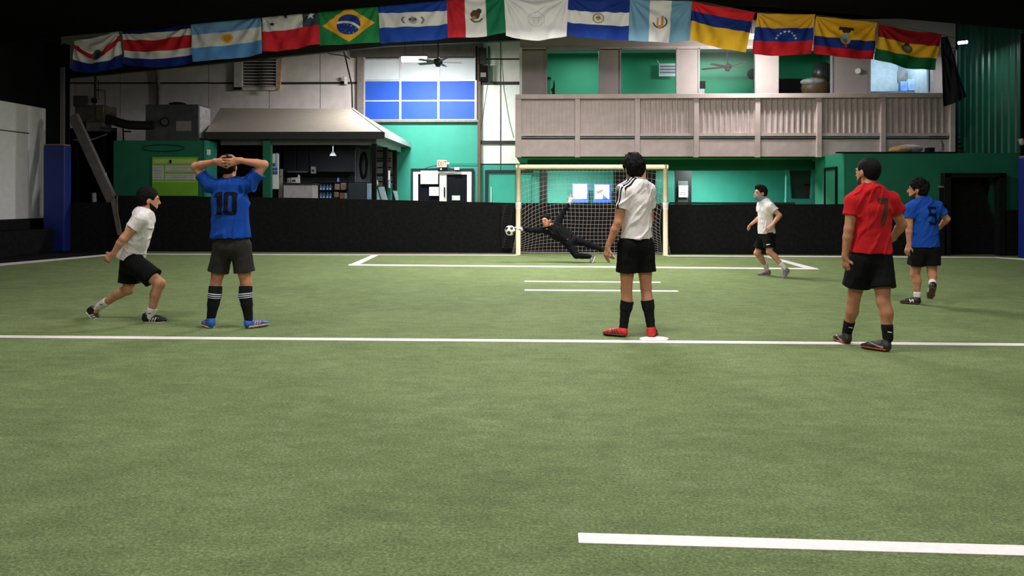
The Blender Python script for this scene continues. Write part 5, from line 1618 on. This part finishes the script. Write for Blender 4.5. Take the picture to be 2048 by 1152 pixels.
def zero(x, y):
    xo = (x - .73) / .27; yo = (y - .5) / .5
    xi = (x - .73) / .09; yi = (y - .5) / .36
    return abs(xo) ** 4 + abs(yo) ** 8 < 1 and not abs(xi) ** 4 + abs(yi) ** 8 < 1
decal('number_print', lambda x, y: one(x, y) or zero(x, y), P(459, 406.5, 7.58), RGT0, UP0, .25, .235, (0, 1, 0), pb_['tree'], NUMK, pb_['shirt'], (62, 58))

# ---- player 7, red
pe = person(dict(Y=6.85, k=1.0, label='person in red jersey number 7 walking away with head turned left', face=(-.5, 1, -.05), skin=SKIN3, hairm=HAIR, hairt=.006, hairamp=.003, curl=60, hk=1.06, beard=1,
    j=dict(head=(1735, 344, .03), neck=(1738, 374, 0), shL=(1707, 402, -.02), shR=(1782, 400, .03), elL=(1698, 458, -.03), elR=(1804, 449, .06), wrL=(1690, 513, .0), wrR=(1784, 479, .2),
           top=(1740, 386, 0), chest=(1744, 420, .0), waist=(1743, 465, .0), hem=(1742, 506, 0), hipL=(1723, 520, 0), hipR=(1760, 520, 0), knL=(1707, 600, .08), knR=(1767, 604, -.08), anL=(1694, 665, .2), anR=(1776, 676, -.12),
           heelL=(1697, None, .14), toeL=(1676, None, .34), heelR=(1781, None, -.17), toeR=(1745, None, -.06)),
    torso=[('top', .14, .1), ('chest', .172, .125), ('waist', .172, .125), ('hem', .195, .135)],
    handL=((.12, .1, -1), (.8, .4, 0), 1, .35, .03), handR=((-.7, .6, -.4), (-.3, .2, -1), -1, .5, .03),
    shirtm=C_RED, shortm=C_BLACK, sockm=C_KSOCK, sock=.62, sockmark=MK_W, shoem=SH_KR, solem=SO_RST, lacem=MK_S, shoemark=[(swoosh, MK_S)], short=.66, shortr=.112, sleeve=.52, wdir=(.45, 0, .9), wr=.017))
seven = inpoly([(0, 0), (1, 0), (1, .2), (.52, 1), (.14, 1), (.62, .2), (0.06, .2)])
decal('number_print', seven, P(1756.5, 422.5, 6.85), nrm(RGT0 - UP0 * .02), UP0, .105, .24, (0, 1, 0), pe['tree'], NUMB, pe['shirt'], (34, 64))

# ---- player in white at the halfway line, seen from behind
pc_ = person(dict(Y=7.32, k=.98, label='person in white striped jersey standing on the halfway line before the goal', face=(-.38, 1, -.06), skin=SKIN1, hairm=HAIR, hairt=.024, hairamp=.022, curl=34, hk=1.04, tophair=True,
    j=dict(head=(1267, 337, .03), neck=(1272, 364, 0), shL=(1249, 384, -.09), shR=(1297, 380, .09), elL=(1236, 445, -.11), elR=(1299, 440, .2), wrL=(1216, 493, -.09), wrR=(1276, 470, .28),
           top=(1273, 372, 0), chest=(1274, 402, .0), waist=(1273, 440, .0), hem=(1272, 477, 0), hipL=(1256, 490, -.03), hipR=(1287, 490, .03), knL=(1253, 578, 0), knR=(1292, 576, .04), anL=(1247, 655, 0), anR=(1302, 655, 0),
           heelL=(1254, None, -.05), toeL=(1212, None, .05), heelR=(1302, None, -.08), toeR=(1310, None, .19)),
    torso=[('top', .13, .1), ('chest', .16, .122), ('waist', .15, .118), ('hem', .166, .125)],
    handL=((-.22, .05, -1), (.8, .5, 0), 1, .45, .01), handR=((-.6, .5, -.3), (-.3, .2, -1), -1, .5, .03),
    shirtm=C_WHITE, shortm=C_BLACK, sockm=C_KSOCK, sock=.30, shoem=SH_RED, solem=SO_DRK, lacem=SH_RED, shoemark=[(slants, MK_K)], short=.62, shortr=.107, sleeve=.56, wdir=(.6, 0, .8), wr=.017))
J = pc_['J']
slp = nrm(J['elL'] - J['shL'])
outw = nrm(np.array([-.8, -.62, 0.1])); outw = nrm(outw - slp * outw.dot(slp))
acr = nrm(np.cross(slp, outw))
decal('sleeve_stripes', lambda x, y: min(abs(x - c) for c in (.17, .5, .83)) < .09, J['shL'] + slp * .07 + outw * .05, acr, -slp, .075, .22, -outw, pc_['tree'], NUMK, pc_['shirt'], (36, 50))
uu = nrm((J['shL'] - J['neck']) * np.array([1, 1, 0])); vv = np.cross(uu, (0, 0, 1.0))
decal('shoulder_stripes', lambda x, y: min(abs(y - c) for c in (.17, .5, .83)) < .09, J['neck'] * .42 + J['shL'] * .58 + vv * 0 + np.array([-.01, -.045, 0]), uu, vv, .15, .075, (0, 0, -1), pc_['tree'], NUMK, pc_['shirt'], (50, 36))

# ---- player 5, blue, jogging away
pf = person(dict(Y=9.7, k=.93, label='person in blue jersey number 5 jogging away at the right', face=(-1, .55, -.05), skin=SKIN1, hairm=HAIR, hairt=.022, hairamp=.03, curl=42, hk=1.02, beard=1,
    j=dict(head=(1835, 379, .0), neck=(1842, 398, 0), shL=(1821, 416, -.04), shR=(1873, 413, .04), elL=(1818, 452, -.04), elR=(1894, 438, .06), wrL=(1818, 489, -.03), wrR=(1878, 456, .17),
           top=(1845, 405, 0), chest=(1849, 428, .0), waist=(1850, 462, .0), hem=(1851, 494, 0), hipL=(1837, 500, 0), hipR=(1862, 500, 0), knL=(1830, 548, .06), knR=(1864, 549, .0), anL=(1835, 592, .06), anR=(1865, 567, -.22),
           heelL=(1842, None, .02), toeL=(1816, None, .08), heelR=(1867.5, 573, -.34), toeR=(1857, 606, -.15)),
    torso=[('top', .125, .09), ('chest', .165, .118), ('waist', .168, .118), ('hem', .188, .128)],
    handL=((-.25, .1, -1), (.8, .4, 0), 1, .3, .08), handR=((-.7, .6, -.3), (-.3, .2, -1), -1, .5, .03),
    shirtm=C_BLUE2, shortm=C_BLACK, sockm=C_WSOCK, sock=.84, shoem=SH_BLK, solem=SO_BRN, lacem=SH_BLK, shoemark=[(nmark, MK_W)], short=.62, shortr=.112, sleeve=.56, wdir=(.6, 0, .8), wr=.017))
five = lambda x, y: (y < .16 and .05 < x < .95) or (.05 < x < .3 and y < .5) or (.36 < y < .52 and x < .72) or ((abs((x - .5) / .5) ** 3 + abs((y - .68) / .32) ** 3 < 1) and not (abs((x - .48) / .24) ** 3 + abs((y - .68) / .17) ** 3 < 1) and (x > .45 or y > .8))
decal('number_print', five, P(1857, 431.5, 9.7), nrm(RGT0 + np.array([0, .1, 0])), UP0, .13, .235, (0, 1, 0), pf['tree'], NUMN, pf['shirt'], (40, 64))

# ---- lunging player in white at the left
pa = person(dict(Y=7.95, k=1.0, label='bearded person in white jersey lunging to the right at the left', face=(.85, .6, 0), up=(.12, 0, 1), skin=SKIN2, hairm=HAIR, hairt=.012, hairamp=.007, hk=1.08, beard=2,
    j=dict(head=(297, 399, .02), neck=(289, 421, .0), shL=(296, 436, .17), shR=(280, 440, -.16), elL=(290, 480, .26), elR=(247, 477, -.22), wrL=(282, 500, .30), wrR=(226, 508, -.2),
           top=(286, 430, 0), chest=(280, 452, .0), waist=(270, 486, .0), hem=(261, 519, 0), hipR=(268, 526, -.09), hipL=(261, 526, .09), knR=(320, 567, -.1), knL=(257, 579, .1), anR=(300, 634, -.08), anL=(200, 612, .2),
           heelR=(285, None, -.08), toeR=(336, None, -.04), heelL=(171, 621, .2), toeL=(190, 644, .2)),
    torso=[('top', .14, .1), ('chest', .168, .125), ('waist', .158, .13), ('hem', .168, .142)],
    handL=((-.3, .3, -.6), (.3, .6, 0), 1, .5, .03), handR=((-.85, .05, -.62), (.1, 1, -.1), -1, .55, .03),
    shirtm=C_WHITE, shortm=C_BLACK, sockm=C_WSOCK, sock=.74, sockmark=MK_K, shoem=SH_BLK, solem=SO_WHT, lacem=SH_BLK, shoemark=[(slants, MK_W)], short=.74, shortr=.108, sleeve=.46, wdir=(.7, 0, -.5), wr=.017, collarm=C_WHITE))

# ---- far player in white, jogging left
pd = person(dict(Y=13.0, k=.93, label='person in white shirt jogging left beyond the penalty box line', face=(-1, -.22, 0), skin=SKIN2, hairm=HAIR2, hairt=.014, hairamp=.012, hk=1.02, tophair=True,
    j=dict(head=(1521, 386, .0), neck=(1528, 400, .0), shL=(1541, 413, -.15), shR=(1522, 411, .16), elL=(1559, 431, -.22), elR=(1521, 434, .24), wrL=(1543, 452, -.27), wrR=(1503, 448, .12),
           top=(1530, 406, 0), chest=(1530, 421, .0), waist=(1531.5, 445, .0), hem=(1533, 467, 0), hipL=(1538, 472, -.08), hipR=(1529, 472, .08), knL=(1539, 504, -.12), knR=(1514, 506, .12), anL=(1568, 535, -.2), anR=(1533, 536, .26),
           heelL=(1581, 540, -.19), toeL=(1573, 553, -.2), heelR=(1541, None, .28), toeR=(1512, None, .24)),
    torso=[('top', .125, .09), ('chest', .155, .118), ('waist', .15, .122), ('hem', .168, .135)],
    handL=((-.7, -.1, -.6), (-.3, .6, -.6), 1, .7, .03), handR=((-.7, -.2, -.55), (0, -.5, -.8), -1, .6, .03),
    shirtm=C_WHITE, shortm=C_BLACK, sockm=C_WSOCK, sock=.74, shoem=SH_GRY, solem=mat('pale grey sole', (160, 152, 150), .6), lacem=SH_GRY, short=.74, shortr=.108, sleeve=.52, wdir=(.4, .3, .8), wr=.017))
decal('shorts_mark', lambda x, y: abs(y - .5 + .35 * (x - .5)) < .3, P(1537, 489, 12.8), RGT0, UP0, .055, .03, (0, 1, 0), pd['stree'], MK_W, pd['shorts'], (16, 8))
gm = Field(.005); Jd = pd['J']
cn = Jd['neck'] * .5 + Jd['head'] * .5
nx = Jd['head'] + np.array([-.035, 0, -.075]) * .95
gm.seg(Jd['neck'] + np.array([0, 0, .015]), nx + np.array([.03, 0, -.01]), .068, .073, RGT0, .02)
gm.seg(nx + np.array([.02, 0, .0]), nx + np.array([-.025, -.005, .01]), (.066, .06), (.06, .058), (0, 1, 0), .02)
v_, f_ = gm.mesh()
tomesh('neck_gaiter', v_, f_, cloth('blue grey gaiter', (128, 142, 160)), pd['body'])

# ---- goalkeeper diving
GLV = mat('grey white glove', (196, 186, 184), .6, .15, 30)
SK_K = cloth('black keeper cloth', (17, 18, 21)); SK_P = cloth('black keeper trousers', (16, 18, 23))
pg = person(dict(Y=15.6, k=.96, h=.0065, label='goalkeeper in black diving full stretch towards the ball', face=(-.5, -1, -.12), up=(-.16, 0, 1), skin=SKIN2, hairm=HAIR, hairt=.007, hairamp=.008, hk=1.1, long=True, trousers=True,
    j=dict(head=(1092, 441, -.06), neck=(1102, 452.5, 0), shR=(1096, 461, 0), shL=(1114, 447, 0), elR=(1068, 461, -.02), wrR=(1042, 458, -.04), elL=(1126, 425, .0), wrL=(1139, 405, .0),
           top=(1106, 455, 0), chest=(1112, 461, .0), waist=(1126, 471, .0), hem=(1136, 479, 0), hipL=(1144, 478, .02), hipR=(1137, 487, -.03), knL=(1175, 488, .04), anL=(1207, 500, .06), knR=(1152, 510.5, -.10), anR=(1184, 514, .02),
           heelL=(1212, 503, .06), toeL=(1222, 511, .0), heelR=(1190, 513, .06), toeR=(1186, 524.5, -.06)),
    torso=[('top', .13, .1), ('chest', .17, .125), ('waist', .16, .12), ('hem', .165, .122)],
    handR=((-.95, -.1, .28), (0, 0, -1), 1, .12, .15), handL=((.45, -.1, .9), (-.3, -1, 0), -1, .1, .2), handk=1.08,
    shirtm=SK_K, shortm=SK_P, sockm=C_KSOCK, shoem=mat('grey keeper shoe', (96, 90, 92), .5, .3, 30), solem=SO_WHT, wdir=(.8, 0, -.5), wr=.017))
for s_, hh in (('R', ((-.95, -.1, .28), (0, 0, -1), 1, .12, .15)), ('L', ((.45, -.1, .9), (-.3, -1, 0), -1, .1, .2))):
    gf = Field(.005)
    add_hand(gf, pg['J']['wr' + s_], hh[0], hh[1], hh[2], hh[3], .96 * 1.1, hh[4], 1.28)
    gf.seg(pg['J']['wr' + s_] - nrm(hh[0]) * .05, pg['J']['wr' + s_] + nrm(hh[0]) * .01, .04, .038, RGT0, .01, True)
    v_, f_ = gf.mesh(); g_ = tomesh('glove', v_, f_, GLV, pg['body'])
    c = pg['J']['wr' + s_]; ax_ = nrm(hh[0]); uu = nrm(np.cross(ax_, (0, 1, .1))); vv = np.cross(ax_, uu)
    ribbon('wrist_strap', [c - ax_ * .02 + (uu * math.cos(t) + vv * math.sin(t)) * .06 for t in np.linspace(0, 2 * PI, 20, endpoint=False)], ax_, .02, bvh(v_, f_), C_WHITE, g_, True)
J = pg['J']
shx = nrm(J['shR'] - J['shL'])
ax_ = nrm(J['hem'] - J['waist'])
path = [J['hem'] - ax_ * .012 - shx * .2 * t + np.array([0, -.3, 0]) for t in np.linspace(-.15, .75, 14)]
ribbon('hem_band', path, ax_, .014, pg['tree'], mat('orange piping', (206, 126, 76), .7), pg['shirt'])
decal('chest_badge', lambda x, y: (abs((x - .5) / .5) ** 2 + abs((y - .4) / .6) ** 2 < 1), P(1105.6, 448, 15.5), RGT0, UP0, .035, .045, (0, 1, 0), pg['tree'], mat('grey badge', (84, 86, 94), .6), pg['shirt'], (12, 14))
decal('chest_mark', lambda x, y: abs(y - .5 + .3 * (x - .5)) < .3, P(1093.5, 458, 15.5), RGT0, UP0, .04, .02, (0, 1, 0), pg['tree'], MK_W, pg['shirt'], (12, 8))
